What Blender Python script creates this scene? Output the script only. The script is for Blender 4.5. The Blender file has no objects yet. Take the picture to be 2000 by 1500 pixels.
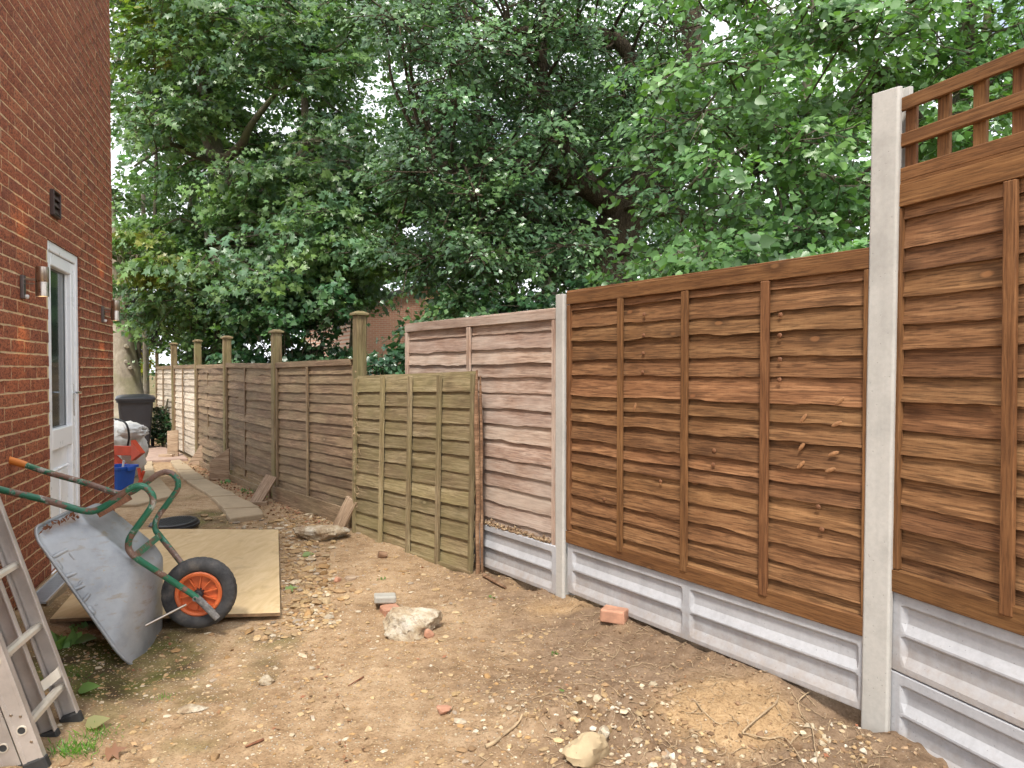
import bpy, bmesh, math, random
import numpy as np
from mathutils import Vector, Matrix

R = math.radians
SC = bpy.context.scene
COL = SC.collection

# ------------------------------------------------------------------ camera
CAM_H = 1.40
PITCH = R(1.105)
FPX = 1400.0                      # focal length in photo pixels (2000 px wide)
cam_d = bpy.data.cameras.new('camera')
cam_d.sensor_fit = 'HORIZONTAL'; cam_d.sensor_width = 36.0
cam_d.lens = 36.0 * FPX / 2000.0
cam_d.clip_start = 0.05; cam_d.clip_end = 1000.0
cam = bpy.data.objects.new('camera', cam_d); COL.objects.link(cam)
cam.location = (0, 0, CAM_H); cam.rotation_euler = (R(90) - PITCH, 0, 0)
SC.camera = cam

# ------------------------------------------------------------------ sky, sun, exposure
SUN_AZ = math.atan2(-0.12, -0.80)          # sun high behind the camera
SUN_EL = R(56)
world = bpy.data.worlds.new('World'); SC.world = world; world.use_nodes = True
wn = world.node_tree; wn.nodes.clear()
w_out = wn.nodes.new('ShaderNodeOutputWorld'); w_bg = wn.nodes.new('ShaderNodeBackground')
w_bg.inputs['Strength'].default_value = 0.11
w_sky = wn.nodes.new('ShaderNodeTexSky'); w_sky.sky_type = 'NISHITA'; w_sky.sun_disc = False
w_sky.sun_elevation = SUN_EL; w_sky.sun_rotation = SUN_AZ
w_tc = wn.nodes.new('ShaderNodeTexCoord')
w_noise = wn.nodes.new('ShaderNodeTexNoise'); w_noise.inputs['Scale'].default_value = 2.6
w_noise.inputs['Detail'].default_value = 6; w_noise.inputs['Roughness'].default_value = 0.55
w_ramp = wn.nodes.new('ShaderNodeValToRGB')
w_ramp.color_ramp.elements[0].position = 0.36; w_ramp.color_ramp.elements[0].color = (0, 0, 0, 1)
w_ramp.color_ramp.elements[1].position = 0.46; w_ramp.color_ramp.elements[1].color = (1, 1, 1, 1)
w_mix = wn.nodes.new('ShaderNodeMix'); w_mix.data_type = 'RGBA'
w_mix.inputs[7].default_value = (9.0, 9.3, 9.8, 1)      # bright broken cloud over the clear sky
wn.links.new(w_tc.outputs['Generated'], w_noise.inputs['Vector'])
wn.links.new(w_noise.outputs['Fac'], w_ramp.inputs['Fac'])
wn.links.new(w_ramp.outputs['Color'], w_mix.inputs[0])
wn.links.new(w_sky.outputs['Color'], w_mix.inputs[6])
wn.links.new(w_mix.outputs[2], w_bg.inputs['Color'])
wn.links.new(w_bg.outputs['Background'], w_out.inputs['Surface'])

sun_d = bpy.data.lights.new('sun', 'SUN'); sun_d.energy = 2.6; sun_d.angle = R(10); sun_d.color = (1.0, 0.95, 0.87)
sun = bpy.data.objects.new('sun', sun_d); COL.objects.link(sun)
_sd = Vector((math.sin(SUN_AZ) * math.cos(SUN_EL), math.cos(SUN_AZ) * math.cos(SUN_EL), math.sin(SUN_EL)))
sun.rotation_euler = _sd.to_track_quat('Z', 'Y').to_euler(); sun.location = (-4, -6, 12)

SC.view_settings.view_transform = 'Standard'; SC.view_settings.look = 'None'
SC.view_settings.exposure = 0.95; SC.view_settings.gamma = 1.0; SC.view_settings.use_curve_mapping = False
SC.render.engine = 'CYCLES'
SC.cycles.max_bounces = 4; SC.cycles.diffuse_bounces = 3; SC.cycles.glossy_bounces = 2
SC.cycles.transmission_bounces = 2; SC.cycles.transparent_max_bounces = 2
SC.cycles.use_adaptive_sampling = True; SC.cycles.adaptive_threshold = 0.018
SC.cycles.use_light_tree = False
SC.cycles.use_denoising = True

# ------------------------------------------------------------------ helpers
def at(px, py, Y):
    """the point at depth Y (metres ahead of the camera) seen at a photo pixel"""
    a = (px - 1000) / FPX; b = (750 - py) / FPX
    dy = math.cos(PITCH) + b * math.sin(PITCH); dz = -math.sin(PITCH) + b * math.cos(PITCH)
    t = Y / dy
    return Vector((a * t, Y, CAM_H + dz * t))
def ray(px, py):
    a = (px - 1000) / FPX; b = (750 - py) / FPX
    return Vector((a, math.cos(PITCH) + b * math.sin(PITCH), -math.sin(PITCH) + b * math.cos(PITCH)))
def on_plane(px, py, p0, n):
    d = ray(px, py); o = Vector((0, 0, CAM_H))
    return o + d * ((Vector(p0) - o).dot(n) / d.dot(n))
def on_ground(px, py, z=0.0):
    return on_plane(px, py, (0, 0, z), Vector((0, 0, 1)))

def hashn(ix, seed):
    h = np.full(ix.shape[0], (seed * 374761393 + 668265263) & 0xffffffff, dtype=np.uint64)
    for k in range(ix.shape[1]):
        h = (h ^ (ix[:, k].astype(np.int64) & 0xffffffff).astype(np.uint64)) * np.uint64(2654435761)
        h &= np.uint64(0xffffffff); h ^= (h >> np.uint64(15)); h = (h * np.uint64(2246822519)) & np.uint64(0xffffffff)
        h ^= (h >> np.uint64(13))
    return (h & np.uint64(0xffffff)).astype(np.float64) / 16777215.0
def vnoise(p, seed=0):
    p = np.asarray(p, float); i = np.floor(p).astype(np.int64); f = p - i; f = f * f * (3 - 2 * f)
    d = p.shape[1]; out = np.zeros(p.shape[0])
    for c in range(1 << d):
        off = np.array([(c >> k) & 1 for k in range(d)])
        w = np.prod(np.where(off, f, 1 - f), axis=1)
        out += w * hashn(i + off, seed)
    return out * 2 - 1
def fbm(p, seed=0, oct=4, gain=.5):
    p = np.asarray(p, float); a = 1.0; s = np.zeros(p.shape[0])
    for o in range(oct):
        s += a * vnoise(p * (2 ** o), seed + o * 17); a *= gain
    return s
def n1(x, seed=0):
    return vnoise(np.stack([np.asarray(x, float), np.zeros_like(np.asarray(x, float)) + .37], 1), seed)
def sstep(a, b, x):
    t = np.clip((x - a) / (b - a), 0, 1); return t * t * (3 - 2 * t)

def tag(o, label=None, cat=None, group=None, kind=None):
    if label: o['label'] = label
    if cat: o['category'] = cat
    if group: o['group'] = group
    if kind: o['kind'] = kind
    return o
def empty(name, loc=(0, 0, 0), rz=0.0, label=None, cat=None, group=None):
    o = bpy.data.objects.new(name, None); COL.objects.link(o)
    o.location = loc; o.rotation_euler = (0, 0, rz); o.empty_display_size = .1
    return tag(o, label, cat, group)
def link(name, mesh, mat=None, parent=None, loc=None, world=False):
    o = bpy.data.objects.new(name, mesh); COL.objects.link(o)
    if mat is not None and len(mesh.materials) == 0: mesh.materials.append(mat)
    if parent is not None:
        o.parent = parent
        if world:                                   # vertices are given in world space
            bpy.context.view_layer.update()
            o.matrix_parent_inverse = parent.matrix_world.inverted()
    if loc is not None: o.location = loc
    return o
def smooth(me, ang=None):
    me.polygons.foreach_set('use_smooth', np.ones(len(me.polygons), bool))
    if ang: me.set_sharp_from_angle(angle=R(ang))
def np_mesh(name, V, F, mat=None, smooth_=False, ang=None, tint=None):
    V = np.asarray(V, np.float32).reshape(-1, 3); F = np.asarray(F, np.int32)
    me = bpy.data.meshes.new(name); k = F.shape[1]
    me.vertices.add(len(V)); me.vertices.foreach_set('co', V.ravel())
    me.loops.add(F.size); me.loops.foreach_set('vertex_index', F.ravel())
    me.polygons.add(len(F)); me.polygons.foreach_set('loop_start', np.arange(0, F.size, k, dtype=np.int32))
    me.update(calc_edges=True)
    if tint is not None:
        t = np.ones((len(V), 4), np.float32); t[:, :tint.shape[1]] = tint
        a = me.attributes.new('tint', 'FLOAT_COLOR', 'POINT'); a.data.foreach_set('color', t.ravel())
    if smooth_: smooth(me, ang)
    if mat: me.materials.append(mat)
    return me

def fix_normals(me):
    b = bmesh.new(); b.from_mesh(me); bmesh.ops.recalc_face_normals(b, faces=b.faces); b.to_mesh(me); b.free(); me.update()

class MB:
    """collects shapes into one mesh"""
    def __init__(s): s.v = []; s.f = []
    def add(s, V, F):
        b = len(s.v); s.v += [tuple(p) for p in V]; s.f += [tuple(i + b for i in f) for f in F]; return s
    def box(s, c, size, M=None, ch=0.0):
        hx, hy, hz = [q / 2 for q in size]; c = Vector(c)
        if ch <= 0:
            V = [Vector((x, y, z)) for x in (-hx, hx) for y in (-hy, hy) for z in (-hz, hz)]
            F = [(0, 1, 3, 2), (4, 6, 7, 5), (0, 4, 5, 1), (2, 3, 7, 6), (0, 2, 6, 4), (1, 5, 7, 3)]
        else:
            bm_v = []; V = []; idx = {}
            for sx in (-1, 1):
                for sy in (-1, 1):
                    for sz in (-1, 1):
                        for ax in range(3):
                            q = [sx * (hx - ch), sy * (hy - ch), sz * (hz - ch)]; q[ax] = (sx * hx, sy * hy, sz * hz)[ax]
                            idx[(sx, sy, sz, ax)] = len(V); V.append(Vector(q))
            F = []; I = lambda *k: idx[k]
            for a in (-1, 1):
                f = [I(a, -1, -1, 0), I(a, 1, -1, 0), I(a, 1, 1, 0), I(a, -1, 1, 0)]; F.append(f if a > 0 else f[::-1])
                f = [I(-1, a, -1, 1), I(1, a, -1, 1), I(1, a, 1, 1), I(-1, a, 1, 1)]; F.append(f[::-1] if a > 0 else f)
                f = [I(-1, -1, a, 2), I(1, -1, a, 2), I(1, 1, a, 2), I(-1, 1, a, 2)]; F.append(f if a > 0 else f[::-1])
            for a in (-1, 1):
                for b in (-1, 1):
                    p = a * b > 0
                    f = [I(a, b, -1, 0), I(a, b, -1, 1), I(a, b, 1, 1), I(a, b, 1, 0)]; F.append(f if p else f[::-1])
                    f = [I(a, -1, b, 2), I(a, -1, b, 0), I(a, 1, b, 0), I(a, 1, b, 2)]; F.append(f[::-1] if not p else f)
                    f = [I(-1, a, b, 1), I(-1, a, b, 2), I(1, a, b, 2), I(1, a, b, 1)]; F.append(f[::-1] if not p else f)
                    for d in (-1, 1):
                        f = [I(a, b, d, 0), I(a, b, d, 1), I(a, b, d, 2)]; F.append(f if a * b * d > 0 else f[::-1])
        if M is not None: V = [M @ q for q in V]
        return s.add([q + c for q in V], F)
    def tube(s, pts, rad, n=10, cap=True, close=False):
        pts = [Vector(p) for p in pts]; m = len(pts)
        rad = [rad] * m if isinstance(rad, (int, float)) else list(rad)
        T = []
        for i in range(m):
            a = pts[(i - 1) % m] if (close or i > 0) else pts[i]; b = pts[(i + 1) % m] if (close or i < m - 1) else pts[i]
            T.append((b - a).normalized())
        u = T[0].orthogonal().normalized(); V = []
        for i in range(m):
            u = (u - T[i] * u.dot(T[i])); u = u.normalized() if u.length > 1e-6 else T[i].orthogonal().normalized()
            w = T[i].cross(u)
            for k in range(n):
                q = 2 * math.pi * k / n
                V.append(pts[i] + (u * math.cos(q) + w * math.sin(q)) * rad[i])
        F = []
        for i in range(m if close else m - 1):
            j = (i + 1) % m
            for k in range(n):
                l = (k + 1) % n; F.append((i * n + k, i * n + l, j * n + l, j * n + k))
        if cap and not close:
            F.append(tuple(range(n - 1, -1, -1))); F.append(tuple((m - 1) * n + k for k in range(n)))
        return s.add(V, F)
    def lathe(s, prof, n, M=None, mod=None):
        """prof: (radius, axial) along the local z axis"""
        V = []; F = []
        for i, (r, z) in enumerate(prof):
            for k in range(n):
                q = 2 * math.pi * k / n; rr = r + (mod(i, k) if mod else 0)
                V.append(Vector((rr * math.cos(q), rr * math.sin(q), z)))
        for i in range(len(prof) - 1):
            for k in range(n):
                l = (k + 1) % n; F.append((i * n + k, i * n + l, (i + 1) * n + l, (i + 1) * n + k))
        if M is not None: V = [M @ q for q in V]
        return s.add(V, F)
    def prism(s, poly, z0, z1):
        """poly: list of (x,y) (counter-clockwise), extruded between z0 and z1; either may be a function of (x,y)"""
        n = len(poly); g = lambda z, p: z(p[0], p[1]) if callable(z) else z
        V = [Vector((p[0], p[1], g(z0, p))) for p in poly] + [Vector((p[0], p[1], g(z1, p))) for p in poly]
        F = [tuple(range(n - 1, -1, -1)), tuple(range(n, 2 * n))] + [(i, (i + 1) % n, n + (i + 1) % n, n + i) for i in range(n)]
        return s.add(V, F)
    def mesh(s, name, mat=None, sm=None):
        me = bpy.data.meshes.new(name); me.from_pydata([tuple(p) for p in s.v], [], s.f); me.update()
        fix_normals(me)
        if sm: smooth(me, sm)
        if mat: me.materials.append(mat)
        return me
    def build(s, name, mat, parent=None, sm=None, world=False, loc=None):
        return link(name, s.mesh(name, mat, sm), None, parent, loc, world)

def catmull(pts, k=6):
    P = [Vector(p) for p in pts]; out = []
    for i in range(len(P) - 1):
        a = P[max(i - 1, 0)]; b = P[i]; c = P[i + 1]; d = P[min(i + 2, len(P) - 1)]
        for j in range(k):
            t = j / k
            out.append(.5 * (2 * b + (c - a) * t + (2 * a - 5 * b + 4 * c - d) * t * t + (3 * b - a - 3 * c + d) * t ** 3))
    return out + [P[-1]]
def bevel(o, w=.003, seg=2):
    m = o.modifiers.new('bevel', 'BEVEL'); m.width = w; m.segments = seg; m.limit_method = 'ANGLE'; return o

# ------------------------------------------------------------------ materials
class NT:
    def __init__(s, name):
        s.m = bpy.data.materials.new(name); s.m.use_nodes = True; s.nt = s.m.node_tree; s.nt.nodes.clear()
        s.out = s.nt.nodes.new('ShaderNodeOutputMaterial'); s.b = s('BsdfPrincipled')
        s.nt.links.new(s.b.outputs[0], s.out.inputs[0])
    def __call__(s, t, ins=None, **props):
        n = s.nt.nodes.new('ShaderNode' + t)
        for k, v in props.items(): setattr(n, k, v)
        for k, v in (ins or {}).items(): s.put(n.inputs[k], v)
        return n
    def put(s, sock, v):
        if isinstance(v, bpy.types.NodeSocket): s.nt.links.new(v, sock)
        elif isinstance(v, (tuple, list)) and len(v) == 3 and sock.type == 'RGBA': sock.default_value = (*v, 1)
        else: sock.default_value = v
    def set(s, **kw):
        for k, v in kw.items(): s.put(s.b.inputs[k.replace('_', ' ')], v)
        return s
    def obj(s, rnd=True, scale=(1, 1, 1)):
        tc = s('TexCoord').outputs['Object']
        if rnd:
            r = s('ObjectInfo').outputs['Random']
            off = s('VectorMath', {0: (71.3, 23.7, 53.1), 'Scale': r}, operation='SCALE').outputs[0]
            tc = s('VectorMath', {0: tc, 1: off}, operation='ADD').outputs[0]
        if scale != (1, 1, 1): tc = s.sc(tc, scale)
        return tc
    def sc(s, v, scale): return s('VectorMath', {0: v, 1: scale}, operation='MULTIPLY').outputs[0]
    def noise(s, v, scale=5.0, detail=4.0, rough=.55, dist=0.0):
        return s('TexNoise', {'Vector': v, 'Scale': scale, 'Detail': detail, 'Roughness': rough, 'Distortion': dist}).outputs['Fac']
    def vor(s, v, scale=5.0, feature='F1', out='Distance', rnd=1.0):
        return s('TexVoronoi', {'Vector': v, 'Scale': scale, 'Randomness': rnd}, feature=feature).outputs[out]
    def ramp(s, f, stops, mode='LINEAR'):
        n = s('ValToRGB', {'Fac': f}); cr = n.color_ramp; cr.interpolation = mode
        while len(cr.elements) < len(stops): cr.elements.new(.5)
        for e, (p, c) in zip(cr.elements, stops):
            e.position = p; e.color = (c, c, c, 1) if isinstance(c, (int, float)) else (*c, 1)
        return n.outputs['Color']
    def mix(s, f, a, b, mode='MIX'):
        n = s('Mix', data_type='RGBA', blend_type=mode); s.put(n.inputs[0], f); s.put(n.inputs[6], a); s.put(n.inputs[7], b)
        return n.outputs[2]
    def math(s, op, a, b=0.0): return s('Math', {0: a, 1: b}, operation=op).outputs[0]
    def bump(s, h, st=.3, d=.01, normal=None):
        n = s('Bump', {'Height': h, 'Strength': st, 'Distance': d})
        if normal is not None: s.put(n.inputs['Normal'], normal)
        s.put(s.b.inputs['Normal'], n.outputs[0]); return n.outputs[0]
    def rnd(s): return s('ObjectInfo').outputs['Random']
    def attr(s, name='tint'): return s('Attribute', attribute_name=name).outputs['Color']

def mat_plain(name, col, rough=.5, metal=0.0, var=.12, scale=8.0, bump=0.0):
    t = NT(name); v = t.obj()
    n = t.noise(v, scale, 5, .6)
    c = t.mix(t.ramp(n, [(.3, 0.0), (.7, 1.0)]), tuple(q * (1 - var) for q in col), tuple(min(1, q * (1 + var)) for q in col))
    t.set(Base_Color=c, Roughness=t.math('ADD', t.math('MULTIPLY', n, .25), rough - .12), Metallic=metal)
    if bump: t.bump(t.noise(v, scale * 8, 4), bump, .004)
    return t.m

def mat_wood(name, dark, mid, light, stain=None, stain_amt=0.0, knots=.5, grain=1.0, rough=.75, kcol=None, spread=.28):
    t = NT(name); v = t.obj()
    g1 = t.noise(t.sc(v, (1.6, 30, 34)), 1.0, 6, .62, .6)
    g2 = t.noise(t.sc(v, (9, 90, 150)), 1.0, 3, .6)
    blot = t.noise(t.sc(v, (2.2, 5, 7)), 1.0, 4, .6)
    saw = t.noise(t.sc(v, (190, 6, 14)), 1.0, 2, .5)
    f = t.math('ADD', t.math('MULTIPLY', g1, .48), t.math('ADD', t.math('MULTIPLY', blot, .30), t.math('MULTIPLY', t.noise(t.sc(v, (5, 60, 110)), 1.0, 4, .65), .22)))
    c = t.ramp(f, [(.38, dark), (.5, mid), (.61, light)])
    c = t.mix(t.math('MULTIPLY', t.ramp(g2, [(.41, 1.0), (.51, 0.0)]), .5 * grain), c, tuple(q * .55 for q in dark))
    st_ = t.noise(t.sc(v, (2.4, 40, 75)), 1.0, 5, .7, .3)
    c = t.mix(t.math('MULTIPLY', t.ramp(st_, [(.56, 0.0), (.66, 1.0)]), .45 * grain), c, tuple(min(1, q * 1.35) for q in light))
    c = t.mix(t.math('MULTIPLY', t.ramp(saw, [(.40, 1.0), (.56, 0.0)]), .07 * grain), c, dark)
    hgt = t.math('ADD', t.math('MULTIPLY', g1, .5), t.math('ADD', t.math('MULTIPLY', g2, .6), t.math('MULTIPLY', saw, .12)))
    if knots > 0:
        kv = t.sc(v, (4.2, .0, 9.0))
        wob = t.noise(v, 30, 2)
        d = t.math('ADD', t.vor(kv, 1.0), t.math('MULTIPLY', wob, .06))
        core = t.ramp(d, [(.10, 1.0), (.15, 0.0)])
        halo = t.ramp(d, [(.13, 1.0), (.40, 0.0)])
        pick = t.vor(kv, 1.0, out='Color')
        pk = t('SeparateColor', {0: pick}).outputs[0]
        gate = t.ramp(pk, [(1 - knots - .02, 0.0), (1 - knots + .02, 1.0)])
        c = t.mix(t.math('MULTIPLY', t.math('MULTIPLY', halo, gate), .75), c, tuple(q * .55 for q in dark))
        c = t.mix(t.math('MULTIPLY', t.math('MULTIPLY', core, gate), .75), c, kcol or light)
        hgt = t.math('ADD', hgt, t.math('MULTIPLY', t.math('MULTIPLY', halo, gate), .5))
    if stain is not None:
        sn = t.noise(t.sc(v, (1.5, 3, 2.6)), 1.0, 5, .65)
        c = t.mix(t.math('MULTIPLY', t.ramp(sn, [(.40, 0.0), (.62, 1.0)]), stain_amt), c, stain)
    hs = t('HueSaturation', {'Color': c, 'Value': t.math('ADD', t.math('MULTIPLY', t.rnd(), spread * 2), 1 - spread),
                             'Hue': t.math('ADD', t.math('MULTIPLY', t.math('FRACT', t.math('MULTIPLY', t.rnd(), 7.13)), .008), .496)})
    t.set(Base_Color=hs.outputs[0], Roughness=rough); t.b.inputs['Specular IOR Level'].default_value = .25
    t.bump(hgt, .55, .004)
    return t.m

def mat_concrete(name, col, pores=1.0, splash=0.0):
    t = NT(name); v = t.obj()
    n = t.noise(v, 4.5, 7, .65); n2 = t.noise(v, 60, 4, .6)
    c = t.ramp(n, [(.3, tuple(q * .80 for q in col)), (.5, col), (.72, tuple(min(1, q * 1.1) for q in col))])
    c = t.mix(t.math('MULTIPLY', t.ramp(n2, [(.35, 1.0), (.6, 0.0)]), .18), c, tuple(q * .6 for q in col))
    por = t.ramp(t.vor(v, 42), [(.06, 1.0), (.12, 0.0)])
    c = t.mix(t.math('MULTIPLY', por, .5 * pores), c, tuple(q * .4 for q in col))
    if splash:
        hz = t('SeparateXYZ', {0: t('TexCoord').outputs['Object']}).outputs[2]
        sp = t.math('ADD', t.math('MULTIPLY', t.noise(v, 22, 5, .7), .34), t.math('MULTIPLY', hz, -1.0))
        c = t.mix(t.math('MULTIPLY', t.ramp(sp, [(.02, 0.0), (.20, 1.0)]), splash), c, (.27, .19, .12))
        st = t.noise(t.sc(v, (14, 14, 1.2)), 1.0, 5, .65)
        c = t.mix(t.math('MULTIPLY', t.ramp(st, [(.5, 0.0), (.7, 1.0)]), .28), c, tuple(q * .62 for q in col))
    t.set(Base_Color=c, Roughness=.85); t.b.inputs['Specular IOR Level'].default_value = .25
    t.bump(t.math('SUBTRACT', t.math('MULTIPLY', n2, .5), por), .4, .003)
    return t.m

def mat_leaf(name, trans=.35, rough=.38):
    t = NT(name)
    c = t.attr('tint')
    n = t.noise(t('TexCoord').outputs['Object'], .9, 3, .5)
    c = t.mix(t.ramp(n, [(.35, 0.0), (.68, .45)]), c, t.mix(1.0, c, (1.25, 1.12, .62), 'MULTIPLY'))
    t.set(Base_Color=c, Roughness=rough); t.b.inputs['Specular IOR Level'].default_value = .5
    tr = t('BsdfTranslucent', {'Color': t.mix(1.0, c, (1.3, 1.45, .6), 'MULTIPLY')})
    ms = t('MixShader', {0: trans, 1: t.b.outputs[0], 2: tr.outputs[0]})
    t.nt.links.new(ms.outputs[0], t.out.inputs[0])
    return t.m

def mat_bark(name, dark, light, moss=None, vs=(5, 5, 1.4), st=.9, crack=.6):
    t = NT(name); v = t('TexCoord').outputs['Object']
    w = t.sc(v, vs); n = t.noise(w, 4, 7, .7, .8); p = t.vor(w, 4.5, 'DISTANCE_TO_EDGE')
    c = t.ramp(n, [(.3, dark), (.7, light)])
    c = t.mix(t.ramp(p, [(.02, crack), (.14, 0.0)]), c, tuple(q * .4 for q in dark))
    if moss: c = t.mix(t.math('MULTIPLY', t.ramp(t.noise(v, 2.2, 4), [(.45, 0.0), (.62, 1.0)]), .7), c, moss)
    t.set(Base_Color=c, Roughness=.9); t.b.inputs['Specular IOR Level'].default_value = .15
    t.bump(t.math('ADD', t.math('MULTIPLY', n, .7), t.math('MULTIPLY', t.math('MINIMUM', p, .15), crack * 1.6)), st, .04)
    return t.m

M = {}
# new stained softwood, weathered woods
M['brown'] = mat_wood('stained_softwood', (.108, .048, .019), (.200, .096, .041), (.295, .155, .070), knots=.55, kcol=(.25, .11, .045), spread=.2, grain=1.3)
M['brown_rail'] = mat_wood('stained_rail', (.115, .048, .018), (.175, .078, .029), (.24, .115, .046), knots=.2, spread=.14)
M['pink'] = mat_wood('faded_softwood', (.22, .135, .095), (.37, .25, .185), (.53, .41, .33), stain=(.54, .46, .39), stain_amt=.5, knots=.1, spread=.12)
M['green'] = mat_wood('algae_softwood', (.14, .098, .052), (.25, .188, .105), (.37, .295, .18), stain=(.205, .178, .075), stain_amt=.45, knots=.15, spread=.2)
M['old'] = mat_wood('weathered_softwood', (.105, .063, .036), (.205, .135, .080), (.32, .225, .142), stain=(.205, .168, .092), stain_amt=.4, knots=.1, spread=.2)
M['pale'] = mat_wood('sunlit_softwood', (.32, .25, .175), (.52, .44, .34), (.68, .61, .51), knots=.08, spread=.14)  # old fence wood with the sunlight on it painted in as lighter colour
M['post'] = mat_wood('algae_post_timber', (.10, .062, .032), (.20, .142, .076), (.31, .24, .14), stain=(.19, .172, .072), stain_amt=.6, knots=.1, spread=.15)
M['split'] = mat_wood('split_timber', (.10, .052, .03), (.21, .115, .065), (.36, .225, .14), knots=0, spread=.15)
M['brace'] = mat_wood('brace_timber', (.22, .145, .09), (.36, .255, .17), (.48, .37, .26), knots=.2, spread=.15)
M['conc_post'] = mat_concrete('post_concrete', (.45, .43, .395), 1.0, .35)
M['conc_board'] = mat_concrete('gravel_board_concrete', (.42, .42, .435), 1.0, .5)
M['slab'] = mat_concrete('slab_concrete', (.37, .285, .185))
def _rubble():
    t = NT('rubble_concrete'); v = t.obj(); n = t.noise(v, 9, 7, .7); b = t.noise(v, 34, 5, .7)
    c = t.ramp(n, [(.32, (.24, .155, .085)), (.45, (.40, .31, .20)), (.56, (.52, .45, .34)), (.7, (.60, .56, .49))])
    c = t.mix(t.math('MULTIPLY', t.ramp(b, [(.36, 1.0), (.5, 0.0)]), .6), c, (.16, .10, .06))
    t.set(Base_Color=c, Roughness=.92); t.bump(t.math('ADD', n, t.math('MULTIPLY', b, .7)), 1.0, .02); return t.m
M['rubble'] = _rubble()
M['paver_grey'] = mat_concrete('paver_grey', (.40, .38, .33))
M['sandstone'] = mat_concrete('sandstone', (.43, .33, .20), 1.0)
M['brick_bit'] = mat_plain('loose_brick', (.42, .215, .135), .85, var=.25, scale=14, bump=.5)
M['paving'] = mat_plain('paving_red', (.33, .23, .18), .85, var=.25, scale=10, bump=.4)

# ground: soil, gravelly path, sand and damp moss mixed by what lies where
def _ground():
    t = NT('soil'); v = t('TexCoord').outputs['Object']
    z = t('SeparateColor', {0: t.attr('tint')})
    sand, damp, grav = z.outputs[0], z.outputs[1], z.outputs[2]
    a = t.noise(v, 1.7, 8, .68); b = t.noise(v, 14, 7, .7); c3 = t.noise(v, 90, 4, .65)
    f = t.math('ADD', t.math('MULTIPLY', a, .45), t.math('MULTIPLY', b, .55))
    soil = t.ramp(f, [(.30, (.085, .053, .032)), (.45, (.175, .115, .073)), (.60, (.27, .187, .122)), (.75, (.38, .28, .19))])
    path = t.ramp(f, [(.30, (.14, .085, .044)), (.43, (.29, .188, .105)), (.56, (.415, .288, .172)), (.75, (.53, .40, .26))])
    col = t.mix(grav, soil, path)
    col = t.mix(sand, col, t.ramp(t.math('ADD', t.math('MULTIPLY', b, .6), t.math('MULTIPLY', c3, .4)), [(.3, (.27, .165, .08)), (.55, (.42, .28, .15)), (.75, (.53, .385, .23))]))
    mossn = t.ramp(t.noise(v, 6, 6, .7), [(.40, 0.0), (.58, 1.0)])
    dampc = t.mix(mossn, (.06, .042, .022), (.105, .11, .028))
    col = t.mix(damp, col, dampc)
    grit = t.vor(v, 75); gc = t.vor(v, 75, out='Color'); gr = t('SeparateColor', {0: gc})
    gm = t.math('MULTIPLY', t.ramp(grit, [(.22, 1.0), (.34, 0.0)]), t.ramp(gr.outputs[0], [(.58, 0.0), (.64, 1.0)]))
    gm = t.math('MULTIPLY', gm, t.math('ADD', t.math('MULTIPLY', grav, .7), .2))
    gcol = t.ramp(gr.outputs[1], [(.0, (.34, .22, .11)), (.4, (.52, .40, .24)), (.75, (.62, .55, .42)), (1.0, (.36, .34, .32))])
    col = t.mix(gm, col, gcol)
    col = t.mix(t.math('MULTIPLY', t.ramp(c3, [(.34, 1.0), (.5, 0.0)]), .45), col, (.10, .06, .03))
    t.set(Base_Color=col, Roughness=.95); t.b.inputs['Specular IOR Level'].default_value = .12
    h = t.math('ADD', t.math('MULTIPLY', b, .8), t.math('ADD', t.math('MULTIPLY', c3, .5), t.math('MULTIPLY', gm, .5)))
    t.bump(h, .8, .018)
    return t.m
M['ground'] = _ground()
def _tinted(name, rough=.85, bump=.4, bs=60, spec=.2):
    t = NT(name); v = t('TexCoord').outputs['Object']
    n = t.noise(v, bs, 5, .65)
    c = t.mix(t.math('MULTIPLY', t.ramp(n, [(.35, 1.0), (.6, 0.0)]), .4), t.attr('tint'), (.16, .10, .055))
    t.set(Base_Color=c, Roughness=rough); t.b.inputs['Specular IOR Level'].default_value = spec
    t.bump(n, bump, .006); return t.m
M['stones'] = _tinted('stones')
M['litter'] = _tinted('leaf_litter', .7, .2, 40)

def _brick():
    t = NT('rustic_brick'); tc = t('TexCoord').outputs['Object']
    isl = t('NewGeometry').outputs['Random Per Island']
    r = t.math('FRACT', t.math('ADD', isl, t.rnd()))
    off = t('VectorMath', {0: (31.7, 17.3, 11.9), 'Scale': r}, operation='SCALE').outputs[0]
    v = t('VectorMath', {0: tc, 1: off}, operation='ADD').outputs[0]
    n = t.noise(t.sc(v, (55, 55, 85)), 1.0, 4, .7, .5); b = t.noise(v, 9, 4, .6)
    base = t.ramp(r, [(0, (.25, .080, .043)), (.3, (.32, .104, .053)), (.6, (.275, .090, .052)), (.85, (.37, .132, .066)), (1.0, (.19, .066, .044))])
    c = t.mix(t.math('MULTIPLY', t.ramp(b, [(.35, 0.0), (.7, 1.0)]), .4), base, (.46, .17, .08))
    c = t.mix(t.math('MULTIPLY', t.ramp(n, [(.40, 1.0), (.54, 0.0)]), .8), c, (.07, .025, .02))
    t.set(Base_Color=c, Roughness=.9); t.b.inputs['Specular IOR Level'].default_value = .2
    t.bump(n, .6, .005); return t.m
M['brick'] = _brick()
M['mortar'] = mat_plain('mortar', (.56, .41, .24), .95, var=.2, scale=20, bump=.4)
M['upvc'] = mat_plain('white_upvc', (.84, .84, .85), .3, var=.03)
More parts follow.
